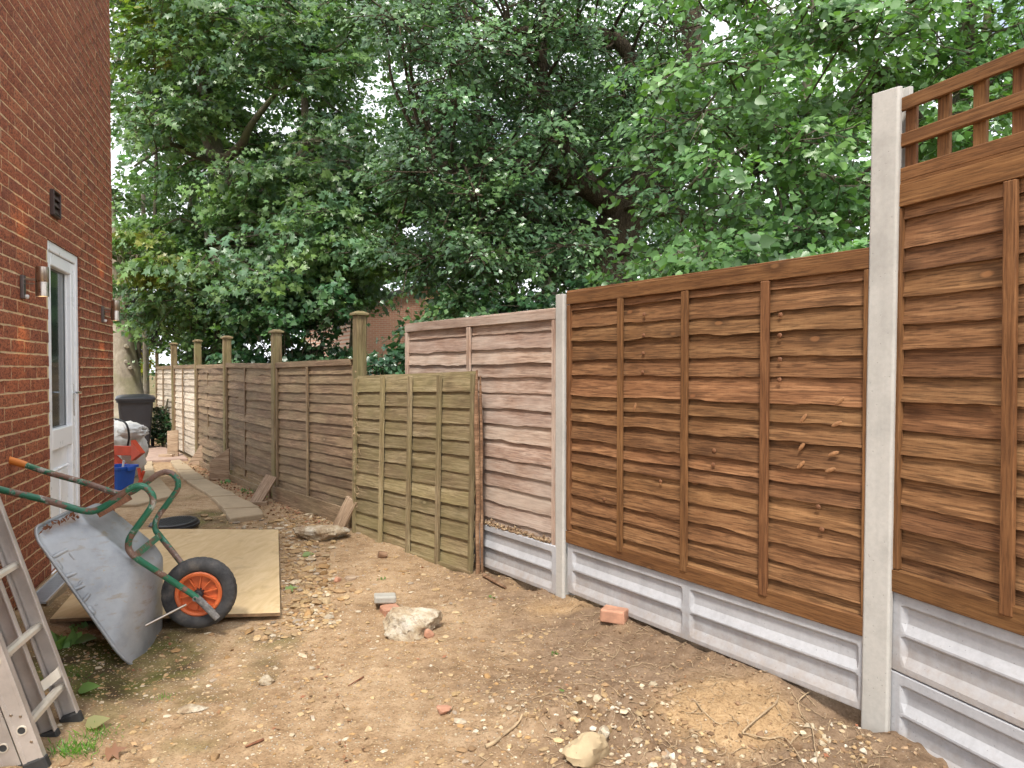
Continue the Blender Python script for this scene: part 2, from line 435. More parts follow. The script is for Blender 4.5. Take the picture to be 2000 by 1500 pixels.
def _glass(name, col, rough):
    t = NT(name); v = t('TexCoord').outputs['Object']
    t.set(Base_Color=col, Roughness=rough, IOR=1.5); t.b.inputs['Specular IOR Level'].default_value = .9
    t.bump(t.noise(v, 7, 2), .05, .01); return t.m
M['glass'] = _glass('door_glass', (.018, .028, .025), .10)
M['steel'] = mat_plain('brushed_steel', (.46, .40, .34), .3, 1.0, .1, 30)
M['steel_dark'] = mat_plain('dull_steel', (.16, .13, .12), .45, .7, .15, 20)
M['chrome'] = mat_plain('chrome', (.7, .7, .7), .12, 1.0, .03)
M['black_pl'] = mat_plain('black_plastic', (.022, .022, .024), .5, var=.2, scale=14, bump=.12)
M['vent'] = mat_plain('vent_brown_plastic', (.055, .032, .026), .5, var=.15)
M['bin'] = mat_plain('bin_plastic', (.018, .019, .024), .42, var=.15, bump=.1)
M['blue'] = mat_plain('blue_plastic', (.012, .085, .42), .4, var=.12)
M['red'] = mat_plain('red_plastic', (.55, .065, .025), .45, var=.18)
M['white_pl'] = mat_plain('white_bucket', (.70, .69, .66), .45, var=.08)
M['sack'] = mat_plain('woven_sack', (.62, .61, .58), .75, var=.14, scale=9, bump=.5)
M['alu'] = mat_plain('dull_aluminium', (.56, .51, .47), .45, .55, .14, 10, .15)
M['rung'] = mat_plain('rung_aluminium', (.72, .66, .56), .42, .45, .1, 14, .1)
M['rubber'] = mat_plain('rubber', (.03, .029, .028), .8, var=.3, scale=18, bump=.4)
M['orange'] = mat_plain('orange_plastic', (.60, .135, .04), .5, var=.2, scale=12, bump=.15)
M['grip'] = mat_plain('orange_grip', (.62, .20, .035), .45, var=.12)
def _tyre():
    t = NT('dusty_tyre'); v = t.obj()
    n = t.noise(v, 12, 5, .6)
    t.set(Base_Color=t.ramp(n, [(.35, (.022, .022, .024)), (.55, (.055, .053, .053)), (.75, (.14, .12, .10))]), Roughness=.8)
    t.bump(t.noise(v, 90, 3), .4, .004); return t.m
M['tyre'] = _tyre()
def _galv():
    t = NT('galvanised_tub'); v = t('TexCoord').outputs['Object']
    n = t.noise(v, 5, 6, .65); s = t.noise(t.sc(v, (6, 6, 18)), 2, 5, .6); sc = t.noise(v, 38, 4, .7)
    c = t.ramp(n, [(.3, (.26, .275, .29)), (.5, (.36, .375, .39)), (.7, (.44, .455, .465))])
    c = t.mix(t.math('MULTIPLY', t.ramp(s, [(.56, 0.0), (.72, 1.0)]), .55), c, (.30, .22, .11))
    c = t.mix(t.math('MULTIPLY', t.ramp(sc, [(.64, 0.0), (.72, 1.0)]), .7), c, (.42, .32, .19))
    t.set(Base_Color=c, Roughness=t.math('ADD', t.math('MULTIPLY', n, .3), .32), Metallic=.35)
    t.bump(t.math('ADD', t.noise(v, 7, 3), t.math('MULTIPLY', sc, .12)), .25, .01); return t.m
M['galv'] = _galv()
def _gpaint():
    t = NT('chipped_green_paint'); v = t('TexCoord').outputs['Object']
    n = t.noise(v, 9, 6, .68); w = t.noise(v, 17, 5, .7)
    c = t.ramp(n, [(.0, (.02, .13, .075)), (.50, (.025, .15, .085)), (.515, (.16, .085, .06)), (.62, (.23, .15, .115))])
    c = t.mix(t.math('MULTIPLY', t.ramp(w, [(.57, 0.0), (.66, 1.0)]), .75), c, (.44, .47, .42))
    t.set(Base_Color=c, Roughness=t.math('ADD', t.math('MULTIPLY', n, .5), .15))
    t.bump(t.ramp(n, [(.49, 1.0), (.52, 0.0)]), .3, .003); return t.m
M['gpaint'] = _gpaint()
M['rust'] = mat_plain('rust', (.19, .075, .035), .85, var=.4, scale=40, bump=.5)
M['plastered'] = mat_plain('cement_splashed_steel', (.20, .19, .18), .85, var=.5, scale=60, bump=.8)
def _ply():
    t = NT('plywood'); v = t('TexCoord').outputs['Object']
    n = t.noise(t.sc(v, (7, 1.5, 1)), 1.6, 6, .6, 1.2); g = t.noise(t.sc(v, (60, 5, 5)), 1, 4, .6); d = t.noise(v, 4, 6, .7)
    c = t.ramp(n, [(.3, (.50, .355, .18)), (.5, (.58, .43, .235)), (.7, (.64, .49, .29))])
    c = t.mix(t.math('MULTIPLY', t.ramp(g, [(.4, 1.0), (.55, 0.0)]), .12), c, (.40, .27, .13))
    c = t.mix(t.math('MULTIPLY', t.ramp(d, [(.55, 0.0), (.7, 1.0)]), .45), c, (.29, .19, .10))
    t.set(Base_Color=c, Roughness=.75); t.bump(g, .25, .003); return t.m
M['ply'] = _ply()
M['ply_edge'] = mat_plain('plywood_edge', (.20, .12, .06), .9, var=.4, scale=30)
M['grate'] = mat_plain('galvanised_grate', (.42, .46, .50), .4, .4, .12, 20)
M['twig'] = mat_plain('dry_twig', (.36, .26, .155), .9, var=.3, scale=30, bump=.4)
M['leaf'] = mat_leaf('leaf')
M['leaf_dark'] = mat_leaf('glossy_leaf', .22, .32)
M['bark_oak'] = mat_bark('oak_bark', (.055, .042, .03), (.16, .125, .085), None, (7, 7, 2.2), 1.0)
M['bark_pale'] = mat_bark('pale_bark', (.22, .185, .14), (.44, .39, .31), (.25, .24, .13), (2, 2, 1.2), .4, .0)
M['bark_grey'] = mat_bark('grey_bark', (.07, .06, .045), (.19, .165, .125), (.10, .11, .045), (4, 4, 1.5), .7, .25)
def _farbrick():
    t = NT('far_brick'); v = t('TexCoord').outputs['Object']
    br = t('TexBrick', {'Vector': t('CombineXYZ', {0: t('SeparateXYZ', {0: v}).outputs[0], 1: t('SeparateXYZ', {0: v}).outputs[2]}).outputs[0],
                        'Color1': (.58, .28, .18), 'Color2': (.50, .23, .15), 'Mortar': (.58, .44, .34), 'Scale': 1.0,
                        'Mortar Size': .008, 'Brick Width': .225, 'Row Height': .075})
    t.set(Base_Color=br.outputs['Color'], Roughness=.9); return t.m
M['far_brick'] = _farbrick()
M['roof'] = mat_plain('roof_tile', (.11, .09, .085), .85, var=.25, scale=6)
M['render_white'] = mat_plain('white_render', (.72, .71, .70), .8, var=.06)
def _emit(name, col, st):
    t = NT(name); t.set(Base_Color=(.8, .7, .5), Emission_Color=col, Emission_Strength=st); return t.m
M['bulb'] = _emit('lamp_bulb', (1.0, .72, .36), 6.0)

# ------------------------------------------------------------------ ground
WALL0 = Vector((-2.714, 3.80, 0)); WDIR = Vector((-.318, .948, 0)).normalized(); WN = Vector((WDIR.y, -WDIR.x, 0))
FA = Vector((.335, 4.392, 0)); FB = Vector((1.428, 2.80, 0)); FDIR = (FB - FA).normalized(); FN = Vector((FDIR.y, -FDIR.x, 0))   # new fence line; FN faces the yard
def ground_h(x, y):
    x = np.asarray(x, float); y = np.asarray(y, float); p = np.stack([x, y], 1)
    dw = (x - WALL0.x) * WN.x + (y - WALL0.y) * WN.y
    df = (x - FA.x) * FN.x + (y - FA.y) * FN.y                   # distance from the fence into the yard
    near = 1 - sstep(16, 30, np.hypot(x, y))
    sw = (x - WALL0.x) * WDIR.x + (y - WALL0.y) * WDIR.y
    z = -.028 + .085 * (1 - sstep(0.05, .85, dw)) * (1 - sstep(2.3, 3.3, sw)) * near
    right = sstep(.2, 1.0, x + .25 * (y - 3)) * near
    z = z + fbm(p * 1.1, 3, 3) * .012 + fbm(p * 7, 5, 4) * (.005 + .012 * right) * near
    z = z + np.maximum(0, vnoise(p * 24, 9)) * (.004 + .014 * right) * near
    z = z + (fbm(p * 3.1 + 4.0, 61, 3) * .011 - .012 * np.exp(-((x + .55 + .12 * np.sin(y * 1.7)) / .10) ** 2)) * near * (y < 7)
    lump = np.exp(-(((x - .30) / .36) ** 2 + ((y - 2.82) / .30) ** 2))
    z = z + lump * (.02 + .085 * np.maximum(0, fbm(p * 10, 21, 4)))
    mound = np.exp(-(((x - .90) / .23) ** 2 + ((y - 2.93) / .21) ** 2) ** 1.3)
    z = z + mound * (.088 + .010 * fbm(p * 16, 31, 3))
    z = z + .03 * np.exp(-((x - .13) ** 2 + (y - 4.15) ** 2) / .03)
    bank = np.exp(-((x - 1.28) ** 2 + (y - 2.45) ** 2) / .09)
    z = z + bank * (.055 + .02 * fbm(p * 12, 41, 3))
    infr = (y > 2.72) * (y < 5.6) * (x > -1.2) * (x < 1.6)
    hole = np.clip(1.6 * vnoise(p * 3.3 + 1.7, 57) - .25, 0, 1)
    z = z + infr * np.exp(-(np.maximum(df - .0, 0) / .16) ** 2) * .055 - infr * hole * np.exp(-((df - .02) / .06) ** 2) * .10
    z = z - .035 * np.exp(-((x + 1.78) ** 2 + (y - 3.45) ** 2) / .06)     # scuffed hollow under the barrow's lip
    return z
def gz(x, y): return float(ground_h([x], [y])[0])

def axis_steps(lo, hi, fine0, fine1, step, grow):
    a = [fine0]
    while a[-1] < fine1: a.append(a[-1] + step)
    s = step
    while a[-1] < hi: s *= grow; a.append(a[-1] + s)
    b = [fine0]; s = step
    while b[-1] > lo: s *= grow; b.append(b[-1] - s)
    return np.array(b[:0:-1] + a)
gx = axis_steps(-260, 260, -2.6, 1.8, .018, 1.09)
gy = axis_steps(-60, 400, 2.35, 4.3, .0165, 1.03)
GX, GY = np.meshgrid(gx, gy); px_, py_ = GX.ravel(), GY.ravel()
GZ = ground_h(px_, py_)
nxg, nyg = len(gx), len(gy)
ii = (np.arange(nyg - 1)[:, None] * nxg + np.arange(nxg - 1)[None, :]).ravel()
gF = np.stack([ii, ii + 1, ii + nxg + 1, ii + nxg], 1)
P2 = np.stack([px_, py_], 1); wob = fbm(P2 * 5, 77, 3)
sandm = np.clip(np.exp(-(((px_ - .88) / .29) ** 2 + ((py_ - 2.90) / .27) ** 2) ** 2) * 1.4 + .35 * wob * np.exp(-((px_ - .9) ** 2 + (py_ - 2.9) ** 2) / .2), 0, 1)
sandm = np.maximum(sandm, np.clip(.85 * np.exp(-(((px_ - .16) / .20) ** 2 + ((py_ - 4.2) / .17) ** 2)) + .5 * wob - .15, 0, 1) * (np.abs(px_ - .2) < .6) * (np.abs(py_ - 4.2) < .6))
dwm = (px_ - WALL0.x) * WN.x + (py_ - WALL0.y) * WN.y
damp = np.clip(1.25 * np.exp(-(((px_ + 2.0) / .48) ** 2 + ((py_ - 3.35) / .50) ** 2)) + .45 * wob, 0, 1) * (px_ < -1.1) * (py_ < 4.6)
damp = np.maximum(damp, np.clip(.8 * np.exp(-(((px_ + 2.95) / .35) ** 2 + ((py_ - 6.9) / .5) ** 2)) + .5 * wob - .2, 0, 1) * (py_ > 5.8) * (py_ < 8.3))
dfm = (px_ - FA.x) * FN.x + (py_ - FA.y) * FN.y
damp = np.maximum(damp, np.maximum(sstep(14.5, 16, py_), sstep(.25, .6, -dfm)) * np.clip(.8 + .3 * wob, 0, 1))     # mossy woodland floor beyond the fences
grav = np.clip(1.0 - sstep(-.45, .55, px_ + .20 * (py_ - 3) + .25 * wob), 0, 1)
zone = np.stack([sandm, damp, grav], 1)
ground = link('ground', np_mesh('ground', np.stack([px_, py_, GZ], 1), gF, M['ground'], True, None, zone))
tag(ground, 'bare trodden earth and gravel ground of the yard', kind='structure')

# ------------------------------------------------------------------ the brick house on the left
HZ0, HZ1 = -.12, 6.0
house = empty('brick_house', WALL0 + WDIR * 2.875, math.atan2(-WDIR.y, -WDIR.x), 'red rustic brick house wall with white back door', 'house')
# house local frame: +x runs back along the wall towards the camera, -y ... outward normal
bpy.context.view_layer.update()
HM = house.matrix_world.copy(); HMI = HM.inverted()
def wl(s, n, z): return HMI @ (WALL0 + WDIR * s + WN * n + Vector((0, 0, z)))      # wall coordinates -> house local
S_END = 2.875; S_BEG = -2.4
D0, D1, DTOP, DBOT = .885, 1.690, 2.250, .08            # door opening
mb = MB()
def wquad(a, b, c, d):
    mb.add([wl(*a), wl(*b), wl(*c), wl(*d)], [(0, 1, 2, 3)])
nm = -.0022
for (s0, s1, z0, z1) in [(S_BEG, D0, HZ0, HZ1), (D1, S_END, HZ0, HZ1), (D0, D1, DTOP, HZ1), (D0, D1, HZ0, DBOT)]:
    wquad((s0, nm, z0), (s1, nm, z0), (s1, nm, z1), (s0, nm, z1))
# reveals of the opening, far end wall, back and top so the house is solid
wall = mb.build('wall', M['mortar'], house); mb = MB()
wquad((D0, nm, DBOT), (D0, -.14, DBOT), (D0, -.14, DTOP), (D0, nm, DTOP))
wquad((D1, nm, DBOT), (D1, -.14, DBOT), (D1, -.14, DTOP), (D1, nm, DTOP))
wquad((D0, nm, DTOP), (D1, nm, DTOP), (D1, -.14, DTOP), (D0, -.14, DTOP))
wquad((D0, nm, DBOT), (D1, nm, DBOT), (D1, -.14, DBOT), (D0, -.14, DBOT))
wquad((D0, -.14, DBOT), (D1, -.14, DBOT), (D1, -.14, DTOP), (D0, -.14, DTOP))
mb.build('door_reveal', M['brick'], wall); mb = MB()
wquad((S_END, nm, HZ0), (S_END, -5, HZ0), (S_END, -5, HZ1), (S_END, nm, HZ1))
wquad((S_BEG, nm, HZ0), (S_BEG, -5, HZ0), (S_BEG, -5, HZ1), (S_BEG, nm, HZ1))
wquad((S_BEG, -5, HZ0), (S_END, -5, HZ0), (S_END, -5, HZ1), (S_BEG, -5, HZ1))
wquad((S_BEG, nm, HZ1), (S_END, nm, HZ1), (S_END, -5, HZ1), (S_BEG, -5, HZ1))
mb.build('outer_shell', M['mortar'], wall)

BL, BH, BJ = .215, .065, .010
def brick_mesh(name, L, seed, H=BH):
    """rustic brick: local x along the wall, y outward, z up; rough front, arrises knocked off"""
    rg = np.random.default_rng(seed); nx = 4; nz = 3
    xs = np.linspace(-L / 2, L / 2, nx + 1); zs = np.linspace(-H / 2, H / 2, nz + 1); V = []; F = []
    for j in range(nz + 1):
        for i in range(nx + 1):
            edge = i in (0, nx) or j in (0, nz)
            V.append((xs[i] + (rg.normal() * .0022 if i in (0, nx) else rg.normal() * .006), (-.0006 if edge else .0005) + rg.normal() * .0004, zs[j] + rg.normal() * (.0018 if j in (0, nz) else .003)))
    id_ = lambda i, j: j * (nx + 1) + i
    for j in range(nz):
        for i in range(nx): F.append((id_(i, j), id_(i + 1, j), id_(i + 1, j + 1), id_(i, j + 1)))
    ring = [id_(i, 0) for i in range(nx + 1)] + [id_(nx, j) for j in range(1, nz + 1)] + [id_(i, nz) for i in range(nx - 1, -1, -1)] + [id_(0, j) for j in range(nz - 1, 0, -1)]
    b = len(V); V += [(V[k][0], -.03, V[k][2]) for k in ring]
    for k in range(len(ring)):
        l = (k + 1) % len(ring); F.append((ring[k], ring[l], b + l, b + k))
    me = bpy.data.meshes.new(name); me.from_pydata(V, [], F); me.update(); me.materials.append(M['brick']); return me
variants = {}
def bmesh_for(L, k):
    key = (round(L, 3), k)
    if key not in variants: variants[key] = brick_mesh('brick', L, 100 + k * 7 + int(L * 1000))
    return variants[key]
rows = []
course = .075; z = HZ0 + .005; row = 0; rg = random.Random(5)
while z < HZ1:
    s = S_END - (0 if row % 2 == 0 else .1125)
    if row % 2: rows.append((S_END - .05125, z, .1025))
    while s - .225 > S_BEG:
        rows.append((s - .1075, z, BL)); s -= .225
    z += course; row += 1
cut = []
for (s, z, L) in rows:
    a, b = s - L / 2, s + L / 2
    if z + BH / 2 < DBOT or z - BH / 2 > DTOP or b < D0 or a > D1: cut.append((s, z, L)); continue
    if a < D0 - .03: b2 = D0; cut.append(((a + b2) / 2, z, b2 - a))
    if b > D1 + .03: a2 = D1; cut.append(((a2 + b) / 2, z, b - a2))
def proj(p):
    d = p - Vector((0, 0, CAM_H)); f = d.y * math.cos(PITCH) - d.z * math.sin(PITCH)
    if f < .2: return None
    u = d.y * math.sin(PITCH) + d.z * math.cos(PITCH)
    return 1000 + FPX * d.x / f, 750 - FPX * u / f
scored = []
for (s, z, L) in cut:
    P = WALL0 + WDIR * s + Vector((0, 0, z)); q = proj(P); area = 0
    if q and -5 < q[0] < 2000 and -5 < q[1] < 1185:
        a = proj(P - WDIR * L / 2); b = proj(P + WDIR * L / 2); dist = (P - cam.location).length
        area = abs(b[0] - a[0]) * BH * FPX / dist
    scored.append((area, s, z, L))
scored.sort(key=lambda q: -q[0])
BROT = (HMI.to_3x3() @ Matrix((-WDIR, WN, Vector((0, 0, 1)))).transposed()).to_euler()
BR3 = BROT.to_matrix()
restV = []; restF = []; nb = 0
for k, (area, s, z, L) in enumerate(scored):
    me = bmesh_for(L, rg.randrange(7)); jn = rg.uniform(-.0003, .0008)
    if k < 300 and area > 0:
        o = bpy.data.objects.new('brick', me); COL.objects.link(o); o.parent = wall
        o.location = wl(s, jn, z); o.rotation_euler = BROT
    else:
        co = np.empty(len(me.vertices) * 3, np.float32); me.vertices.foreach_get('co', co); co = co.reshape(-1, 3)
        restV.append(co @ np.array(BR3.transposed()) + np.array(wl(s, jn, z)))
        restF.append(np.array([p.vertices[:] for p in me.polygons]) + nb); nb += len(co)
rest = link('brickwork', np_mesh('brickwork', np.concatenate(restV), np.concatenate(restF), M['brick']), None, wall)
rest['kind'] = 'stuff'
# corner return: courses on the end wall
mbc = MB(); z = HZ0 + .005; row = 0
while z < HZ1:
    n = -.005 if row % 2 else -.005 - .1125 + .0
    if row % 2 == 0: mbc.box(wl(S_END - .0050, -.054, z), (.012, .1, BH), BR3)
    while n > -1.2:
        mbc.box(wl(S_END - .009, n - .1075, z), (.02, BL, BH), BR3); n -= .225
    z += course; row += 1
mbc.build('brickwork_return', M['brick'], wall)['kind'] = 'stuff'

# door: white plastic frame and leaf with a tall glazed light over a moulded panel
def wbox(m, s0, s1, n0, n1, z0, z1, ch=.004):
    return m.box(wl((s0 + s1) / 2, (n0 + n1) / 2, (z0 + z1) / 2), (s1 - s0, abs(n1 - n0), z1 - z0), BR3, ch)
fr = MB(); fw = .062; fd0, fd1 = -.10, -.012
wbox(fr, D0, D0 + fw, fd0, fd1, DBOT, DTOP); wbox(fr, D1 - fw, D1, fd0, fd1, DBOT, DTOP)
wbox(fr, D0 + fw, D1 - fw, fd0, fd1, DTOP - fw, DTOP); wbox(fr, D0 + fw, D1 - fw, fd0, fd1, DBOT, DBOT + .05)
door = fr.build('door', M['upvc'], house)
lf = MB(); a0, a1, b0, b1 = D0 + fw + .004, D1 - fw - .004, DBOT + .055, DTOP - fw - .004
st = .085; mid0, mid1 = .86, 1.0
for q in [(a0, a0 + st, b0, b1), (a1 - st, a1, b0, b1), (a0 + st, a1 - st, b1 - .085, b1), (a0 + st, a1 - st, b0, b0 + .12), (a0 + st, a1 - st, mid0, mid1)]:
    wbox(lf, q[0], q[1], -.095, -.022, q[2], q[3], .006)
leaf_o = lf.build('door_leaf', M['upvc'], door)
pn = MB(); wbox(pn, a0 + st, a1 - st, -.075, -.058, b0 + .12, mid0)
for q in [(a0 + st + .03, (a0 + a1) / 2 - .02), ((a0 + a1) / 2 + .02, a1 - st - .03)]:
    for (z0, z1) in [(b0 + .16, .70)]:
        wbox(pn, q[0], q[1], -.062, -.046, z0, z1, .007)
        wbox(pn, q[0] - .01, q[1] + .01, -.06, -.04, z1 + .004, z1 + .022, .006)
pn.build('door_panel', M['upvc'], door)
gl = MB(); wbox(gl, a0 + st, a1 - st, -.075, -.064, mid1, b1 - .085, .001); gl.build('glass_pane', M['glass'], door)
bd = MB()
for q in [(a0 + st, a0 + st + .012, mid1, b1 - .085), (a1 - st - .012, a1 - st, mid1, b1 - .085)]: wbox(bd, q[0], q[1], -.064, -.050, q[2], q[3], .004)
bd.build('glazing_bead', M['upvc'], door)
hd = MB(); wbox(hd, a1 - .052, a1 - .024, -.030, -.021, 1.06, 1.30, .003)
hp = [wl(a1 - .038, -.02, 1.235), wl(a1 - .038, .018, 1.235), wl(a1 - .05, .026, 1.235), wl(a1 - .15, .024, 1.236)]
hd.tube(catmull(hp, 4), .008, 8); hd.build('door_handle', M['chrome'], door, 40)
ss = MB(); wbox(ss, D0, D1, -.14, .012, DBOT - .03, DBOT - .001); ss.build('door_sill', M['upvc'], door)
# louvred vent
vt = MB(); vs, vz = 1.03, 2.50
for q in [(vs - .085, vs - .073), (vs + .073, vs + .085)]: wbox(vt, q[0], q[1], -.002, .026, vz - .085, vz + .085)
for q in [(vz - .085, vz - .073), (vz + .073, vz + .085)]: wbox(vt, vs - .073, vs + .073, -.002, .026, q[0], q[1])
wbox(vt, vs - .073, vs + .073, -.002, .003, vz - .073, vz + .073, .001)
vent = vt.build('wall_vent', M['vent'], house)
for k in range(3):
    lv = MB(); zc = vz - .047 + k * .047
    lv.add([wl(vs - .072, .022, zc - .018), wl(vs + .072, .022, zc - .018), wl(vs + .072, .005, zc + .022), wl(vs - .072, .005, zc + .022),
            wl(vs - .072, .018, zc - .020), wl(vs + .072, .018, zc - .020), wl(vs + .072, .002, zc + .019), wl(vs - .072, .002, zc + .019)],
           [(0, 1, 2, 3), (4, 7, 6, 5), (0, 4, 5, 1), (2, 6, 7, 3), (0, 3, 7, 4), (1, 5, 6, 2)])
    lv.build('louvre', M['vent'], vent)

# two up-and-down cylinder wall lamps, lit
def wall_lamp(s, z, label):
    root = empty('wall_lamp', WALL0 + WDIR * s + Vector((0, 0, z)), math.atan2(WDIR.y, WDIR.x), label, 'lamp', 'cylinder lamps beside the back door')
    # local: x along the wall away, -y outwards
    m = MB(); m.box((0, -.009, -.02), (.05, .018, .135), None, .003); m.build('back_plate', M['steel_dark'], root)
    m = MB(); m.box((0, -.045, .025), (.018, .07, .012), None, .002); m.box((0, -.04, .0), (.014, .05, .008), None, .002); m.build('bracket', M['steel'], root)
    m = MB(); m.lathe([(.028, -.070), (.034, -.072), (.034, -.070), (.0345, .01), (.0338, .011), (.0345, .012), (.034, .098), (.028, .100)], 28, Matrix.Translation((0, -.105, 0)))
    m.build('lamp_cylinder', M['steel'], root, 40)
    for zz, nm_ in ((-.062, 'bulb'), (.088, 'bulb')):
        m = MB(); m.lathe([(.0, zz), (.0275, zz)], 20, Matrix.Translation((0, -.105, 0))); m.build(nm_, M['bulb'], root)
    m = MB(); m.lathe([(0.0, -.088), (.008, -.086), (.012, -.078), (.012, -.070), (.008, -.064)], 12, Matrix.Translation((.0, -.028, 0))); m.build('motion_sensor', M['white_pl'], root, 60)
    for up in (0, 1):
        l = bpy.data.lights.new('lamp_beam', 'SPOT'); l.energy = 3.2; l.color = (1.0, .52, .13); l.spot_size = R(105); l.spot_blend = .8; l.shadow_soft_size = .012
        o = bpy.data.objects.new('lamp_beam', l); COL.objects.link(o); o.parent = root
        o.location = (0, -.105, .104 if up else -.076); o.rotation_euler = (R(180 if up else 0) + (R(14) if up else R(-14)), 0, 0)
wall_lamp(.36, 1.90, 'steel cylinder lamp on brick wall, nearer one beside the door glass')
wall_lamp(2.42, 1.895, 'steel cylinder lamp at the far corner of the brick wall')

# drain channel along the foot of the wall
dr = empty('drain_channel', WALL0 + WDIR * .2 + WN * .09, math.atan2(WDIR.y, WDIR.x), 'grey slotted drain channel along the foot of the brick wall', 'drain')
m = MB(); L_ = 2.2
m.box((L_ / 2, .062, .03), (L_, .012, .12), None, .002); m.box((L_ / 2, -.062, .03), (L_, .012, .12), None, .002); m.box((L_ / 2, 0, .02), (L_, .112, .05))
m.build('channel_body', M['slab'], dr)
m = MB(); m.box((L_ / 2, .050, .082), (L_, .010, .012)); m.box((L_ / 2, -.050, .082), (L_, .010, .012)); m.build('grate_frame', M['grate'], dr)
bar = MB().box((0, 0, 0), (.0085, .09, .010)).mesh('grate_bar', M['grate'])
for k in range(130):
    o = bpy.data.objects.new('grate_bar', bar); COL.objects.link(o); o.parent = dr; o.location = (.012 + k * .0168, 0, .082)

# ------------------------------------------------------------------ fences
rng = np.random.default_rng(11)
def board_mesh(L, H, wav, seed, lap=.02, thick=.008, out=.019, n=44, rough=.0022, bow=0.0):
    """one lapped board: local x along, -y to the front, z up from its lower edge; wavy (waney) lower edge, bottom kicked out"""
    x = np.linspace(0, L, n + 1)
    w = n1(x * 2.3 + seed * 3.1, seed) * wav * .6 + n1(x * 6 + seed, seed + 5) * wav * .65 + n1(x * 15 + seed, seed + 15) * wav * .35 + n1(x * 31, seed + 9) * rough
    nick = (n1(x * 13 + seed * 7, seed + 3) > .72) * wav * .35
    zb = w + nick; yb = -out + n1(x * 3 + 9, seed + 11) * .0035 + bow * np.sin(np.pi * x / L); zt = np.full_like(x, H + lap)
    yt = np.full_like(x, 0.0) + bow * np.sin(np.pi * x / L)
    V = np.concatenate([np.stack([x, yb, zb], 1), np.stack([x, (yb + yt) / 2 - .001, (zb + zt) / 2], 1), np.stack([x, yt, zt], 1),
                        np.stack([x, yt + thick, zt], 1), np.stack([x, yb + thick, zb + .001], 1)])
    m = n + 1; F = []
    for r in range(5):
        r2 = (r + 1) % 5
        for i in range(n): F.append((r * m + i, r * m + i + 1, r2 * m + i + 1, r2 * m + i))
    me = bpy.data.meshes.new('board'); F2 = [tuple(f) for f in F] + [tuple(r * m for r in range(4, -1, -1)), tuple(r * m + n for r in range(5))]
    me.from_pydata([tuple(p) for p in V], [], F2); me.update(); return me
def beam(parent, name, p0, p1, w, t, mat, front=(0, -1, 0), seg=1, wob=0.0, seed=0, ch=.003, label=None):
    """a straight timber from p0 to p1 (parent space): width w, thickness t, its broad face towards `front`"""
    p0 = Vector(p0); p1 = Vector(p1); ax = (p1 - p0); L = ax.length; ax.normalize()
    f = Vector(front); f = (f - ax * f.dot(ax)).normalized(); yv = -f; zv = ax.cross(yv)
    m = MB().box((L / 2, 0, 0), (L, t, w), None, min(ch, t * .3))
    if wob:
        r = random.Random(seed); m.v = [(p[0] + r.uniform(-wob, wob), p[1] + r.uniform(-wob, wob) * .5, p[2] + r.uniform(-wob, wob)) for p in m.v]
    me = m.mesh(name, mat); o = bpy.data.objects.new(name, me); COL.objects.link(o); o.parent = parent
    Mx = Matrix((ax, yv, zv)).transposed().to_4x4(); Mx.translation = p0; o.matrix_local = Mx
    if label: o['label'] = label
    return o
def lap_panel(label, A, B, z0, z1, nb, battens, mat, rail, wav=.006, seed=0, top=.055, bot=.06, bw=.042, uneven=.12, group=None, edge=True,
              toprail=True, botrail=True, lean=0.0, bow=0.0, zA=None, zB=None, broken=False, bt=.018, name='fence_panel', fullbat=False, out=.019):
    A = Vector(A); B = Vector(B); L = (B - A).length
    root = empty(name, (A.x, A.y, 0), math.atan2(B.y - A.y, B.x - A.x), label, 'fence panel', group)
    if lean: root.rotation_euler = (lean, 0, root.rotation_euler.z)
    sk = ((zB or 0) - (zA or 0)) / L
    r = random.Random(seed); lo = z0 + (bot * .5 if botrail else 0); hi = z1 - (top * .5 if toprail else 0)
    hs = [1 + r.uniform(-uneven, uneven) for _ in range(nb)]; tot = sum(hs); zc = lo
    for k in range(nb):
        H = hs[k] / tot * (hi - lo); me = board_mesh(L - .01, H, wav * r.uniform(.6, 1.3), seed * 50 + k, out=out * r.uniform(.8, 1.15), bow=bow * r.uniform(.3, 1.0))
        o = link('board', me, mat, root, (.005, r.uniform(-.0015, .0015), zc + (zA or 0)))
        o.rotation_euler = (0, -math.atan(sk) + r.uniform(-.0025, .0025), 0)
        zc += H
    zz = lambda x, z: z + (zA or 0) + sk * x
    if toprail: beam(root, 'top_rail', (0, -.024, zz(0, z1 - top / 2)), (L * (1 if not broken else .96), -.024, zz(L, z1 - top / 2)), top, .026, rail, wob=.002, seed=seed)
    if toprail: beam(root, 'top_cap', (.002, .0, zz(0, z1 + .004)), (L - .002, .0, zz(L, z1 + .004)), .068, .012, rail, front=(0, 0, 1), wob=.002, seed=seed + 1)
    if botrail: beam(root, 'bottom_rail', (0, -.026, zz(0, z0 + bot / 2)), (L, -.026, zz(L, z0 + bot / 2)), bot, .028, rail, wob=.002, seed=seed + 2)
    bts = list(battens)
    zl, zh = (z0, z1) if fullbat else (z0 + (bot * .55 if botrail else 0), z1 - (top + .003 if toprail else 0))
    for q in bts:
        beam(root, 'batten', (q, -.0045 - out - bt / 2, zz(q, zl) + r.uniform(0, .004)), (q + r.uniform(-.006, .006), -.0045 - out - bt / 2, zz(q, zh)), bw * r.uniform(.92, 1.05), bt, rail, wob=.0015, seed=seed + int(q * 100))
    if edge:
        for q in (bw * .42, L - bw * .42): beam(root, 'edge_batten', (q, -.023, zz(q, zl if fullbat else z0 + (bot + .002 if botrail else 0))), (q, -.023, zz(q, zh)), bw * .8, .026, rail, wob=.0012, seed=seed + 77 + int(q * 10))
    return root

